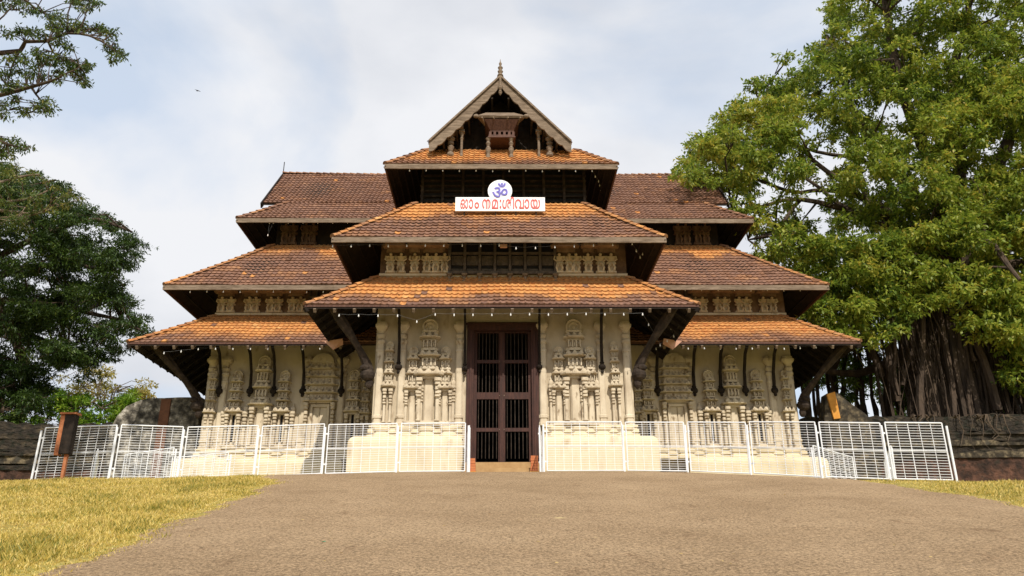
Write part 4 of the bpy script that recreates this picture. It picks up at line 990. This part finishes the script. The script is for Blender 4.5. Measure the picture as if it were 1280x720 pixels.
# post box on a rusty post (seen from its edge)
pY = 21.6
pb = at(77, 604, pY); e = empty('notice_box', (pb.x, pY, gz(pb.x, pY)), 'narrow brown wooden box on a rusty post before the left end of the fence', 'notice board')
zt_ = at(86, 518, pY).z; zb_ = at(82, 568, pY).z
w2 = .17
m = MB(); xa_, xb_ = at(80.5, 540, pY).x, at(93.5, 540, pY).x; m.box(xa_, xb_, pY-.12, pY+.10, zb_, zt_-.03); part(m, 'case', 'wood', e, bevel=.01)
m = MB(); m.box(xa_-.12, xa_-.003, pY-.10, pY+.08, zb_-.03, zt_-.02); m.box(xa_-.13, xb_+.03, pY-.15, pY+.13, zt_-.018, zt_+.03); part(m, 'frame', 'rust', e)
m = MB(); m.box(pb.x-.05, pb.x+.03, pY-.04, pY+.04, gz(pb.x, pY)-.1, zb_-.002); part(m, 'post', 'rust', e)

# ------------------------------------------------------------------ compound walls
def wall_run(name, label, p0, p1, zbase, ztop, mt, steps):
    """p0->p1 plan line, steps: list of (z fraction, outward offset, z fraction end, material)"""
    p0 = Vector((*p0, 0)); p1 = Vector((*p1, 0)); d = p1-p0; dh = d.normalized(); nn = Vector((dh.y, -dh.x, 0))
    e = empty(name, p0+Vector((0, 0, zbase)), label, 'wall')
    for i, (z0, z1, off, mt_, nm) in enumerate(steps):
        m = MB(); n = max(2, int(d.length/.35)); base = 0
        for j in range(n+1):
            c = p0+d*(j/n); jz = random.uniform(-.05, .05)*(1.6 if z1 >= ztop-.4 else .8)+.05*math.sin(j*.31+i); jo = random.uniform(-.05, .05)
            f = c+nn*(off+jo); bk = c-nn*.5
            m.v += [(f.x, f.y, z0+(i*.001)), (f.x+nn.x*random.uniform(-.02, .02), f.y+nn.y*random.uniform(-.02, .02), z1+jz), (bk.x, bk.y, z1+jz), (bk.x, bk.y, z0)]
        for j in range(n):
            a = j*4
            for k in range(4): k2 = (k+1) % 4; m.f.append((a+k, a+k2, a+4+k2, a+4+k))
        m.f += [(3, 2, 1, 0), (n*4, n*4+1, n*4+2, n*4+3)]
        part(m, nm, mt_, e)
    return e
wt = 6.95
wall_run('compound_wall', 'mossy compound wall darkened for tree shade, with a moulded coping left of the temple', (-60, 34.0), (-13.2, 34.0), 1.8, wt, 'old_wall',
         [(1.8, 4.72, .0, 'red_wall', 'wall_face'), (4.66, 4.93, .07, 'old_wall', 'band'), (4.933, 5.30, .03, 'ledge', 'frieze'), (5.25, 5.44, .12, 'old_wall', 'cornice'), (5.443, 6.0, .02, 'old_wall', 'parapet'), (5.95, 6.12, .10, 'old_wall', 'cornice'), (6.123, 6.62, -.04, 'old_wall', 'parapet')])
wall_run('compound_wall', 'dark laterite compound wall with mouldings right of the temple, under the banyan', (12.6, 33.4), (62, 31.6), 1.8, 7.0, 'old_wall',
         [(1.8, 5.0, .0, 'red_wall', 'wall_face'), (4.95, 5.16, .08, 'ledge', 'band'), (5.163, 5.5, .04, 'old_wall', 'frieze'), (5.44, 5.64, .13, 'ledge', 'cornice'), (5.643, 5.95, .04, 'old_wall', 'parapet'), (5.90, 6.06, .11, 'old_wall', 'cornice'), (6.063, 6.72, -.02, 'old_wall', 'parapet')])
# mottled render gable beside the left wing
def sloped(name, label, px, Yf, Yb, zb, mt, parts=()):
    e = empty(name, (at(px[0][0], px[0][1], Yf).x, Yf, zb), label, 'wall')
    top = [at(a, b, Yf) for a, b in px]
    poly = [(p.x, p.z+random.uniform(-.02, .02)) for p in top]; poly = [(poly[0][0], zb)]+poly+[(poly[-1][0], zb)]
    m = MB(); m.prism(poly, Yf, Yb); part(m, 'wall_face', mt, e)
    return e
e = sloped('buttress_wall', 'black and white mottled plaster wall with a sloping shoulder beside the left wing', [(134, 560), (137, 538), (146, 521), (158, 508), (172, 501), (186, 498), (205, 497), (225, 496), (252, 496)], 33.2, 33.99, 2.0, 'mottled')
m = MB(); x0, x1 = atx(201, 510, 33.2), atx(213, 510, 33.2); m.box(x0, x1, 33.13, 33.199, 3.5, at(206, 499, 33.2).z); part(m, 'pilaster_strip', 'rustwash', e)
e = sloped('buttress_wall', 'dark sloping wall end with an orange painted edge beside the right wing', [(1030, 530), (1033, 492), (1040, 489), (1048, 492), (1062, 503), (1078, 514), (1090, 524), (1094, 540)], 32.6, 33.2, 2.0, 'ledge')
m = MB(); a = at(1033, 493, 32.56); b = at(1043, 490, 32.56); c = at(1050, 523, 32.56); d = at(1042, 524, 32.56)
m.prism([(a.x, a.z), (b.x, b.z), (c.x, c.z), (d.x, d.z)][::-1], 32.5, 32.599); part(m, 'edge_strip', 'ochre', e)

# ------------------------------------------------------------------ trees
def limb(mb, pts, r0, r1, n=8, wob_=.0):
    pts = [Vector(p) for p in pts]; out = []
    # Catmull-Rom resample
    P = [pts[0]*2-pts[1]]+pts+[pts[-1]*2-pts[-2]]
    for i in range(1, len(P)-2):
        L_ = (P[i+1]-P[i]).length; k = max(2, int(L_/.7))
        for j in range(k):
            t = j/k; a, b, c, d = P[i-1], P[i], P[i+1], P[i+2]
            out.append(.5*((2*b)+(c-a)*t+(2*a-5*b+4*c-d)*t*t+(3*b-a-3*c+d)*t**3))
    out.append(pts[-1])
    if wob_:
        for i in range(1, len(out)-1): out[i] = out[i]+Vector((random.uniform(-1, 1), random.uniform(-1, 1), random.uniform(-1, 1)))*wob_
    m = len(out); rad = [r0+(r1-r0)*(i/(m-1))**.8 for i in range(m)]
    mb.tube(out, rad, n); return out, rad
def foliage(name, clumps, per, Ln, m, parent, flat=.55, droop=.35, tone=(.5, .22), width=.42, shell=.6, sunw=None, lenj=.4):
    """clumps: (x, y, z, r, tonebias). leaves sit mostly near each clump's shell, in short sprays"""
    C = np.array([c[:3] for c in clumps]); Rr = np.array([c[3] for c in clumps]); Tb = np.array([c[4] for c in clumps])
    cnt = np.maximum(3, (per*(Rr/np.median(Rr))**2)).astype(int); idx = np.repeat(np.arange(len(C)), cnt); n = len(idx)
    # sprays: each leaf belongs to one twig inside its clump
    tw = RNG.integers(0, 26, n); key = idx*26+tw; K_ = len(C)*26
    td = unit(RNG.normal(size=(K_, 3))); tr = shell+(1-shell)*RNG.random(K_); tr = np.where(RNG.random(K_) < .3, tr*.6, tr)
    s = RNG.random(n)
    dirv = td[key]; rad = tr[key]*(.55+.55*s)
    off = dirv*rad[:, None]+RNG.normal(size=(n, 3))*.085
    off[:, 2] *= flat; off[:, 2] -= droop*.25*(rad**2)
    P = C[idx]+off*Rr[idx][:, None]
    D = unit(dirv*.7+RNG.normal(size=(n, 3))*.75+np.array([0, 0, -droop])[None])
    Nn = unit(np.array([0, 0, 1.])[None]+RNG.normal(size=(n, 3))*.55)
    Lg = Ln*(1-lenj/2+lenj*RNG.random(n)); W = Lg*width
    T = tone[0]+Tb[idx]+tone[1]*RNG.normal(size=n)*.6+.12*(RNG.random(K_)[key]-.5)
    return leaves_mesh(name, P, D, Nn, Lg, W, T, m, parent)
def in_poly(x, y, poly):
    c = False; n = len(poly); j = n-1
    for i in range(n):
        xi, yi = poly[i]; xj, yj = poly[j]
        if (yi > y) != (yj > y) and x < (xj-xi)*(y-yi)/(yj-yi)+xi: c = not c
        j = i
    return c
def sample_crown(poly, n, y0, y1, r0, r1, holes=(), hole_keep=.15, mind=0):
    xs = [p[0] for p in poly]; ys = [p[1] for p in poly]; out = []; tries = 0
    while len(out) < n and tries < n*60:
        tries += 1; px = random.uniform(min(xs), max(xs)); py = random.uniform(min(ys), max(ys))
        if not in_poly(px, py, poly): continue
        if any(in_poly(px, py, h) for h in holes) and random.random() > hole_keep: continue
        Y = random.uniform(y0, y1); p = at(px, py, Y); r = random.uniform(r0, r1)
        if mind and any((p-q[0]).length < mind for q in out): continue
        out.append((p, r))
    return out
def twigs(mb, skel, clumps, r=.035, maxn=400):
    """bent branch from the nearest lower skeleton point to every clump"""
    S = np.array([tuple(p) for p, _ in skel])
    for c in clumps[:maxn]:
        q = Vector(c[:3]); d = np.linalg.norm(S-np.array(q[:]), axis=1)+np.maximum(0, S[:, 2]-q.z)*1.5
        i = int(np.argmin(d)); p, rr = skel[i]; v = q-p
        if v.length < .2: continue
        mid = p+v*.5+Vector((random.uniform(-.1, .1), random.uniform(-.1, .1), .12+random.uniform(-.1, .1)))*v.length
        mb.tube([p, p+(mid-p)*.5+v*.0, mid, q-v*.12, q+v*.1], [min(rr*.7, r*1.9), r*1.6, r*1.2, r*.8, r*.4], 5)
        for _ in range(2):
            w = unit(RNG.normal(size=(1, 3)))[0]; w = Vector(w)*c[3]*.8; mb.tube([mid+(q-mid)*.4, q+w*.6, q+w], [r*.7, r*.5, r*.25], 4)

LM = {}
LM['banyan'] = leaf_mat('banyan_leaf', [(.035, .075, .012), (.080, .140, .018), (.17, .245, .028), (.26, .32, .04), (.36, .38, .055), (.46, .38, .06)], .48)
LM['dark'] = leaf_mat('feathery_leaf', [(.012, .028, .006), (.026, .055, .010), (.048, .090, .014), (.09, .14, .022), (.17, .20, .035)], .32)
LM['near'] = leaf_mat('whorled_leaf', [(.03, .06, .014), (.05, .09, .02), (.09, .135, .026), (.17, .19, .035), (.30, .26, .05)], .38)
LM['lime'] = leaf_mat('lime_leaf', [(.05, .12, .012), (.09, .20, .016), (.15, .28, .022), (.24, .34, .03), (.34, .38, .05)], .4)
LM['yellow'] = leaf_mat('yellowing_leaf', [(.14, .15, .03), (.26, .24, .05), (.38, .32, .07), (.5, .38, .10), (.42, .26, .07)], .4)

# banyan on the right
bY = 37.5
ban = empty('banyan_tree', (at(1185, 520, bY).x, bY, 3.0), 'huge banyan with hanging roots behind the right compound wall', 'tree')
def P_(px, py, Y): return at(px, py, Y)
m = MB(); skel = []
def add_limb(mb, pts, r0, r1, n=8, w=.05):
    o, r = limb(mb, pts, r0, r1, n, w); skel.extend(list(zip(o, r))); return o
def foot(px, Y): p = at(px, 520, Y); return (p.x, p.y, 2.6)
m = MB()
for px, pt, r, Y in ((1150, 1135, .62, 37.5), (1172, 1160, .8, 38), (1196, 1190, .9, 37.6), (1220, 1222, .75, 38.2), (1184, 1200, .7, 36.9), (1160, 1175, .6, 36.8), (1208, 1180, .55, 36.6), (1238, 1240, .45, 38.4), (1136, 1120, .4, 38.2)):
    add_limb(m, [foot(px+random.uniform(-4, 4), Y), P_(px+random.uniform(-3, 3), 470, Y), P_(px+(pt-px)*.5, 420, Y+.2), P_(pt, 365, Y+.3), P_(pt+random.uniform(-15, 15), 310, Y+.3)], r*1.25, r*.6, 10, .06)
part(m, 'trunk', 'bark', ban)
m = MB(); limbs = [
 ([(1170, 350), (1120, 285), (1060, 262), (1000, 250), (940, 262), (915, 268)], .28, .06, 38), ([(1165, 340), (1110, 262), (1050, 240), (985, 238), (930, 215), (890, 200)], .24, .05, 39),
 ([(1150, 330), (1095, 262), (1035, 215), (985, 175), (930, 150)], .26, .05, 37), ([(1160, 320), (1120, 240), (1080, 200), (1020, 190), (960, 160)], .24, .05, 38),
 ([(1175, 320), (1140, 240), (1095, 180), (1060, 120), (1045, 60)], .45, .09, 39), ([(1185, 310), (1165, 210), (1130, 120), (1110, 30), (1100, -60)], .5, .1, 38),
 ([(1195, 310), (1200, 210), (1190, 110), (1210, 10), (1220, -80)], .5, .1, 38), ([(1210, 320), (1240, 230), (1270, 150), (1300, 60), (1330, -40)], .5, .1, 38.5),
 ([(1220, 340), (1270, 290), (1330, 250), (1400, 200), (1470, 150)], .45, .1, 38), ([(1215, 345), (1260, 330), (1320, 330), (1390, 300)], .35, .1, 37),
 ([(1150, 345), (1090, 330), (1050, 340), (1010, 355), (985, 380)], .28, .07, 38), ([(1150, 345), (1120, 340), (1085, 380), (1055, 430), (1040, 470)], .26, .1, 38.4),
 ([(1130, 440), (1090, 462), (1050, 466), (1010, 462)], .28, .12, 38.6), ([(1120, 300), (1085, 250), (1070, 190)], .2, .07, 36.5), ([(1060, 262), (1010, 225), (975, 200)], .15, .05, 38),
 ([(1000, 250), (970, 285), (935, 300)], .12, .04, 38), ([(1185, 330), (1160, 290), (1110, 310), (1075, 330)], .3, .08, 35), ([(1200, 330), (1230, 300), (1250, 320), (1275, 350)], .3, .08, 35)]
for pts, r0, r1, Y in limbs:
    dY = random.uniform(-3, 3); n = len(pts)
    add_limb(m, [P_(a, b, Y+dY*i/(n-1)) for i, (a, b) in enumerate(pts)], r0, r1, 8, .07)
part(m, 'branches', 'dark_bark', ban)
crown = [(852, 218), (862, 190), (880, 165), (905, 150), (925, 125), (940, 100), (970, 95), (985, 60), (1012, 48), (1030, 22), (1042, 8), (1055, -40), (1110, -110), (1330, -120), (1480, 40), (1500, 300), (1380, 350), (1290, 400), (1235, 385), (1190, 335), (1150, 365), (1105, 395), (1062, 385), (1040, 400), (1000, 375), (960, 325), (925, 285), (905, 245), (870, 235)]
holes = [[(985, 190), (1030, 165), (1085, 185), (1105, 230), (1100, 290), (1060, 320), (1020, 300), (985, 262), (945, 262), (950, 215)], [(1010, 300), (1060, 300), (1060, 350), (1020, 350)], [(1215, 120), (1255, 110), (1255, 150), (1220, 150)], [(1120, 195), (1150, 185), (1160, 225), (1130, 230)]]
cl = []
for p, r in sample_crown(crown, 1050, 33.5, 44, .5, 1.3, holes, .46): 
    cl.append((p.x, p.y, p.z, r, random.gauss(0, .09)))
for p, r in sample_crown([(852, 225), (870, 170), (925, 120), (975, 95), (1000, 140), (960, 200), (905, 235)], 46, 35, 40, .6, 1.0): cl.append((p.x, p.y, p.z, r, .22+random.gauss(0, .08)))
for p, r in sample_crown([(1100, 300), (1200, 260), (1310, 250), (1320, 440), (1240, 430), (1180, 385), (1120, 375), (1060, 410), (1050, 340)], 140, 32.8, 35.5, .55, 1.0): cl.append((p.x, p.y, p.z, r, .10+random.gauss(0, .10)))
for p, r in sample_crown([(1020, 300), (1130, 290), (1140, 400), (1100, 430), (1050, 420), (1000, 380), (1000, 330)], 70, 33.5, 37, .55, 1.0): cl.append((p.x, p.y, p.z, r, -.02+random.gauss(0, .10)))
for p, r in sample_crown([(1235, 380), (1330, 380), (1330, 490), (1260, 480)], 40, 33.5, 36.5, .5, .9): cl.append((p.x, p.y, p.z, r, -.02+random.gauss(0, .10)))
for p, r in sample_crown([(1060, 200), (1180, 120), (1310, 60), (1320, 260), (1180, 280)], 60, 33, 35.5, .6, 1.1): cl.append((p.x, p.y, p.z, r, .06+random.gauss(0, .08)))
m = MB(); twigs(m, skel, cl, .038); part(m, 'twigs', 'dark_bark', ban)
foliage('foliage', cl, 260, .235, LM['banyan'], ban, flat=.6, droop=.45, tone=(.50, .30), width=.42, lenj=.7)
# hanging aerial roots
m = MB()
for i in range(330):
    px = random.gauss(1183, 32) if i % 4 else random.uniform(1060, 1330); Y = random.uniform(35.2, 39)
    ztop = P_(px, random.uniform(330, 430), Y); zl = 2.8 if (random.random() < .6 and i % 4) else random.uniform(5, 10)
    x, y, z = ztop.x, ztop.y, ztop.z; n = 6; pts = []; sx = random.gauss(0, .7); ph = random.random()*6
    for k in range(n+1):
        t = k/n; pts.append((x+sx*t+.10*math.sin(ph+t*7), y+.08*math.sin(ph*2+t*5), z+(zl-z)*t))
    r = random.choice((.012, .015, .02, .02, .03, .05, .09, .16)); m.tube(pts, [r*(.8+.4*t/n) for t in range(n+1)], 5)
part(m, 'aerial_roots', 'dark_bark', ban)
m = MB()
for i in range(14):
    px = random.choice((1210, 1225, 1235, 1190, 1265, 1150))+random.gauss(0, 9); Y = 33.05-.0298*(at(px, 520, 33).x-12.6); a_ = P_(px, 512, Y+.5); x = a_.x; z = 6.95; pts = [(x+random.uniform(-.3, .3), Y+.5, z-.38), (x, Y+.16, z-.24)]; z -= .15
    e_ = random.uniform(5.0, 6.5)
    for k in range(5): pts.append((x+random.uniform(-.12, .12)+k*random.uniform(-.05, .06), Y+.08-.02*k, z-.1-(z-e_)*k/4))
    q_ = random.uniform(.5, 1.3); m.tube(pts, [.03*q_, .03*q_, .026*q_, .022*q_, .018*q_, .014*q_, .008], 5)
part(m, 'creeping_roots', 'bark', ban)

# tangle of smaller rooted stems on the wall, left and right of the banyan
def thicket(name, label, pxs, Y, ptop, m_leaf, nl, nb, poly, r=(.4, .8), tone=.35, leaf=.2, y1=3, per=160, group=None):
    e = empty(name, (at(sum(pxs)/len(pxs), 515, Y).x, Y, 2.6), label, 'tree', group)
    m = MB(); sk = []
    for i in range(nb):
        px = random.choice(pxs)+random.uniform(-12, 12); yy = Y+random.uniform(-1, 1); q = px+random.uniform(-40, 40)
        o, rr = limb(m, [foot(px, yy), P_(px+random.uniform(-8, 8), 470, yy), P_((px+q)/2, 430, yy+.3), P_(q, random.uniform(*ptop), yy+.5)], random.uniform(.12, .3), .05, 7, .1); sk += list(zip(o, rr))
    part(m, 'trunk', 'dark_bark', e)
    c = [(p.x, p.y, p.z, rr, random.gauss(0, .1)) for p, rr in sample_crown(poly, nl, Y-1, Y+y1, *r)]
    m = MB(); twigs(m, sk, c, .025); part(m, 'twigs', 'dark_bark', e)
    foliage('foliage', c, per, leaf, m_leaf, e, tone=(tone, .24)); return e
thicket('fig_tree', 'tangled dark fig stems between the right wing and the banyan trunk', [1020, 1045, 1070, 1095, 1120], 40, (350, 420), LM['banyan'], 150, 22, [(990, 330), (1060, 360), (1140, 380), (1140, 505), (1060, 500), (985, 470), (975, 420)], tone=.16, per=120)
thicket('fig_tree', 'dark leafy fig at the right edge behind the compound wall', [1250, 1275, 1310, 1340], 40, (330, 400), LM['banyan'], 170, 18, [(1230, 380), (1330, 330), (1400, 400), (1400, 520), (1235, 515)], tone=.16, per=120)
thicket('distant_tree', 'pale hazy tree seen far behind the banyan roots', [1080, 1150, 1230, 1290], 58, (400, 430), LM['lime'], 60, 9, [(1000, 430), (1100, 400), (1350, 400), (1350, 520), (1000, 520)], (.9, 1.5), tone=.2, per=120, leaf=.35)

# left: broad feathery tree behind the wall
fe = empty('feathery_tree', (at(-70, 520, 39).x, 39, 2.6), 'broad dark feathery tree behind the left compound wall', 'tree')
m = MB(); skel = []
add_limb(m, [foot(-70, 39), P_(-68, 470, 39), P_(-60, 420, 39), P_(-50, 370, 39)], .75, .5, 12)
add_limb(m, [foot(25, 38.4), P_(30, 480, 38.4), P_(20, 430, 38.2), P_(-10, 370, 38.5)], .3, .2, 9)
part(m, 'trunk', 'dark_bark', fe)
m = MB()
for pts in ([(-50, 375), (0, 320), (60, 290), (120, 275), (165, 290)], [(-50, 375), (10, 340), (80, 330), (150, 340)], [(-50, 380), (20, 375), (90, 385), (150, 400), (180, 415)], [(-55, 370), (-20, 290), (20, 240), (70, 225)], [(-50, 385), (10, 410), (70, 430), (120, 455)], [(-60, 370), (-60, 280), (-50, 200)], [(-60, 375), (-120, 300), (-180, 260)], [(-60, 380), (-120, 370), (-190, 380)], [(-50, 390), (-10, 440), (20, 480)]):
    yy = 38.6; dY = random.uniform(-3, 3); add_limb(m, [P_(a, b, yy+dY*i/len(pts)) for i, (a, b) in enumerate(pts)], .26, .05, 8, .06)
part(m, 'branches', 'dark_bark', fe)
poly = [(-220, 230), (-100, 190), (0, 212), (45, 220), (75, 235), (100, 262), (130, 268), (158, 292), (172, 322), (158, 338), (140, 352), (162, 372), (182, 398), (172, 425), (140, 440), (112, 468), (85, 440), (60, 470), (66, 500), (30, 520), (-200, 520)]
cl = [(p.x, p.y, p.z, r, random.gauss(-.02, .09)) for p, r in sample_crown(poly, 720, 34.5, 43, .6, 1.2)]
edge = [(100, 262), (128, 268), (150, 285), (168, 300), (176, 318), (160, 336), (145, 350), (160, 372), (176, 392), (186, 412), (172, 428), (150, 436), (128, 452), (112, 470), (96, 450), (75, 235), (50, 222), (20, 214), (0, 212)]
for a, b in edge:
    for _ in range(2):
        p = P_(a+random.uniform(-12, 4), b+random.uniform(-6, 6), random.uniform(36, 40)); cl.append((p.x, p.y, p.z, random.uniform(.4, .7), .08+random.gauss(0, .1)))
m = MB(); twigs(m, skel, cl, .03); part(m, 'twigs', 'dark_bark', fe)
foliage('foliage', cl, 380, .19, LM['dark'], fe, flat=.42, droop=.55, tone=(.40, .28), width=.30)
# yellow-green crown top in front of it at the frame edge
ye = empty('yellowing_tree', (at(-90, 520, 31).x, 31, 2.4), 'yellow-green tree top at the left frame edge above the feathery tree', 'tree')
m = MB(); skel = []
add_limb(m, [(at(-90, 520, 31).x, 31, 2.2), P_(-88, 430, 31), P_(-80, 340, 31), P_(-60, 270, 31)], .3, .18, 9); part(m, 'trunk', 'bark', ye)
m = MB()
for pts in ([(-60, 280), (-20, 258), (30, 250), (60, 238)], [(-62, 285), (-20, 240), (20, 222), (50, 218)], [(-60, 280), (-10, 262), (40, 268), (62, 262)], [(-62, 280), (-90, 220), (-120, 200)]): add_limb(m, [P_(a, b, 31+i*.3) for i, (a, b) in enumerate(pts)], .12, .03, 7, .03)
part(m, 'branches', 'grey_wood', ye)
cl = [(p.x, p.y, p.z, r, random.gauss(0, .1)) for p, r in sample_crown([(-140, 200), (-40, 195), (20, 205), (55, 215), (90, 240), (75, 262), (30, 290), (-60, 300), (-140, 290)], 75, 29.5, 32.5, .35, .7)]
for a, b in ((70, 236), (88, 242), (100, 250), (60, 226), (40, 215), (20, 208), (84, 258)): p = P_(a, b, 31); cl.append((p.x, p.y, p.z, .3, .2))
m = MB(); twigs(m, skel, cl, .016); part(m, 'twigs', 'grey_wood', ye)
foliage('foliage', cl, 170, .15, LM['near'], ye, flat=.5, tone=(.5, .3), width=.3)

# near tree whose boughs reach in from the left
ne = empty('overhanging_tree', (-14.6, 15.5, gz(-14.6, 15.5)), 'near tree outside the left edge whose leafy boughs reach into the sky', 'tree')
m = MB(); skel = []; nY = 15.5
base = Vector((-14.6, 15.5, gz(-14.6, 15.5)-.2))
add_limb(m, [base, base+Vector((.3, 0, 3)), base+Vector((.2, .1, 6)), base+Vector((.9, 0, 8.6))], .42, .26, 12, .03)
part(m, 'trunk', 'bark', ne); cr_ = base+Vector((.9, 0, 8.6))
m = MB()
boughs = [[(-60, 75), (0, 66), (25, 63), (32, 52), (60, 51), (85, 41), (110, 44), (128, 52), (146, 66)], [(-60, 125), (0, 118), (33, 110), (60, 103), (80, 93), (100, 84)], [(-60, 30), (-10, 5), (20, -6), (45, 12), (58, 18)], [(-70, 10), (0, -30), (60, -20), (112, 2)], [(40, 110), (50, 125), (60, 140)], [(-60, 170), (-20, 172), (10, 180), (32, 188)], [(-60, 150), (-10, 130), (10, 138)], [(25, 63), (15, 85), (8, 108)], [(0, 66), (-15, 40), (5, 20), (15, 5)], [(60, 51), (66, 65), (76, 76)]]
for i, pts in enumerate(boughs):
    q = [P_(a, b, nY+.5*math.sin(i*2+j*.7)) for j, (a, b) in enumerate(pts)]
    if pts[0][0] < -50: q = [cr_+Vector((0, 0, -.3-.2*i))]+q
    add_limb(m, q, .085 if pts[0][0] < -50 else .03, .012, 7, .012)
part(m, 'branches', 'dark_bark', ne)
pts = [(5, 5), (15, 5), (28, 2), (35, 12), (50, 14), (60, 20), (75, 20), (88, -4), (100, 4), (110, 9), (118, 2), (10, 42), (22, 36), (36, 40), (48, 42), (60, 32), (72, 36), (83, 30), (96, 30), (106, 33), (118, 36), (130, 36), (137, 42), (136, 58), (143, 64), (148, 72), (76, 50), (84, 56),
       (5, 92), (18, 88), (32, 92), (42, 84), (52, 78), (62, 78), (75, 88), (86, 78), (95, 82), (104, 80), (110, 84), (98, 96), (106, 102), (92, 92), (70, 98), (60, 92), (5, 112), (14, 106), (28, 106), (8, 130), (18, 124), (3, 142), (52, 70), (66, 72), (78, 74), (40, 66), (26, 74), (10, 72), (48, 132), (60, 138), (24, 140), (38, 136), (56, 126), (8, 182), (18, 176), (30, 184), (4, 195), (12, 190),
       (-20, 20), (-30, 60), (-25, 100), (-40, 140), (-30, 175), (-50, 40), (-60, 90), (-10, 50), (-12, 84), (-15, 120), (-10, 10), (60, -15), (30, -20), (0, -20), (90, -25)]
cl = []
for a, b in pts:
    for _ in range(4):
        p = P_(a+random.uniform(-7, 7), b+random.uniform(-4, 4), nY+random.uniform(-.5, .5)); cl.append((p.x, p.y, p.z, random.uniform(.11, .2), random.gauss(0, .12)))
m = MB(); twigs(m, skel, cl, .0075, 400); part(m, 'twigs', 'dark_bark', ne)
foliage('foliage', cl, 26, .098, LM['near'], ne, flat=.6, droop=.7, tone=(.36, .26), width=.36, shell=.45)

# bushes and small trees above the left wall
def bush(name, label, poly, n, Y, mt, rr=(.3, .6), leaf=.14, per=180, tone=.5, base=(0, 0), cat='bush', y1=1.6, wd=.4):
    bx_ = sum(p[0] for p in poly)/len(poly); e = empty(name, (at(bx_, 520, Y).x, Y, 2.6), label, cat)
    m = MB(); sk = []
    for k in range(5):
        px = bx_+random.uniform(-15, 15); cy = sum(p[1] for p in poly)/len(poly)
        o, r = limb(m, [foot(bx_+random.uniform(-3, 3), Y), P_((px+bx_)/2, 512, Y), P_(px+random.uniform(-20, 20), cy, Y+.4)], .09, .03, 6, .04); sk += list(zip(o, r))
    part(m, 'stems', 'bark', e)
    c = [(p.x, p.y, p.z, r, random.gauss(0, .1)) for p, r in sample_crown(poly, n, Y-.6, Y+y1, *rr)]
    m = MB(); twigs(m, sk, c, .015); part(m, 'twigs', 'bark', e)
    foliage('foliage', c, per, leaf, mt, e, tone=(tone, .26), width=wd); return e
bush('lime_bush', 'bright green bush just above the left compound wall', [(40, 522), (60, 500), (85, 490), (110, 494), (135, 498), (150, 515), (148, 530), (45, 535)], 42, 36.2, LM['lime'], tone=.45, leaf=.16)
bush('young_palm', 'small bright green plant beside the mottled wall shoulder', [(148, 520), (152, 500), (162, 492), (176, 497), (172, 512), (158, 524)], 12, 35.2, LM['lime'], (.25, .4), tone=.55, leaf=.28, wd=.18, cat='plant')
bush('yellow_tree', 'sunlit yellowing tree behind the left wall, under the feathery tree', [(60, 475), (90, 458), (125, 460), (150, 466), (178, 470), (196, 488), (190, 500), (150, 515), (110, 510), (70, 500)], 44, 50, LM['yellow'], (.45, .8), leaf=.22, per=90, tone=.4, cat='tree', y1=4)
bush('green_hedge', 'dark green hedge over the wall at the far left', [(-60, 480), (0, 478), (50, 490), (60, 530), (-60, 535)], 40, 36.4, LM['dark'], (.4, .7), tone=.55, leaf=.17)
# a bird in the sky
m = MB(); p = at(247, 113.5, 60); m.ball(p, .13, .05, .04, 8, 6); 
for s in (-1, 1): m.add([p+Vector((-.05, 0, .02)), p+Vector((.12, 0, .02)), p+Vector((s*.12, s*.1, .06)), p+Vector((s*.22, s*.2, .02))], [(0, 1, 2), (0, 2, 3)])
tag(part(m, 'bird', 'wood', None), 'tiny dark bird flying in the sky left of the gable', 'bird')
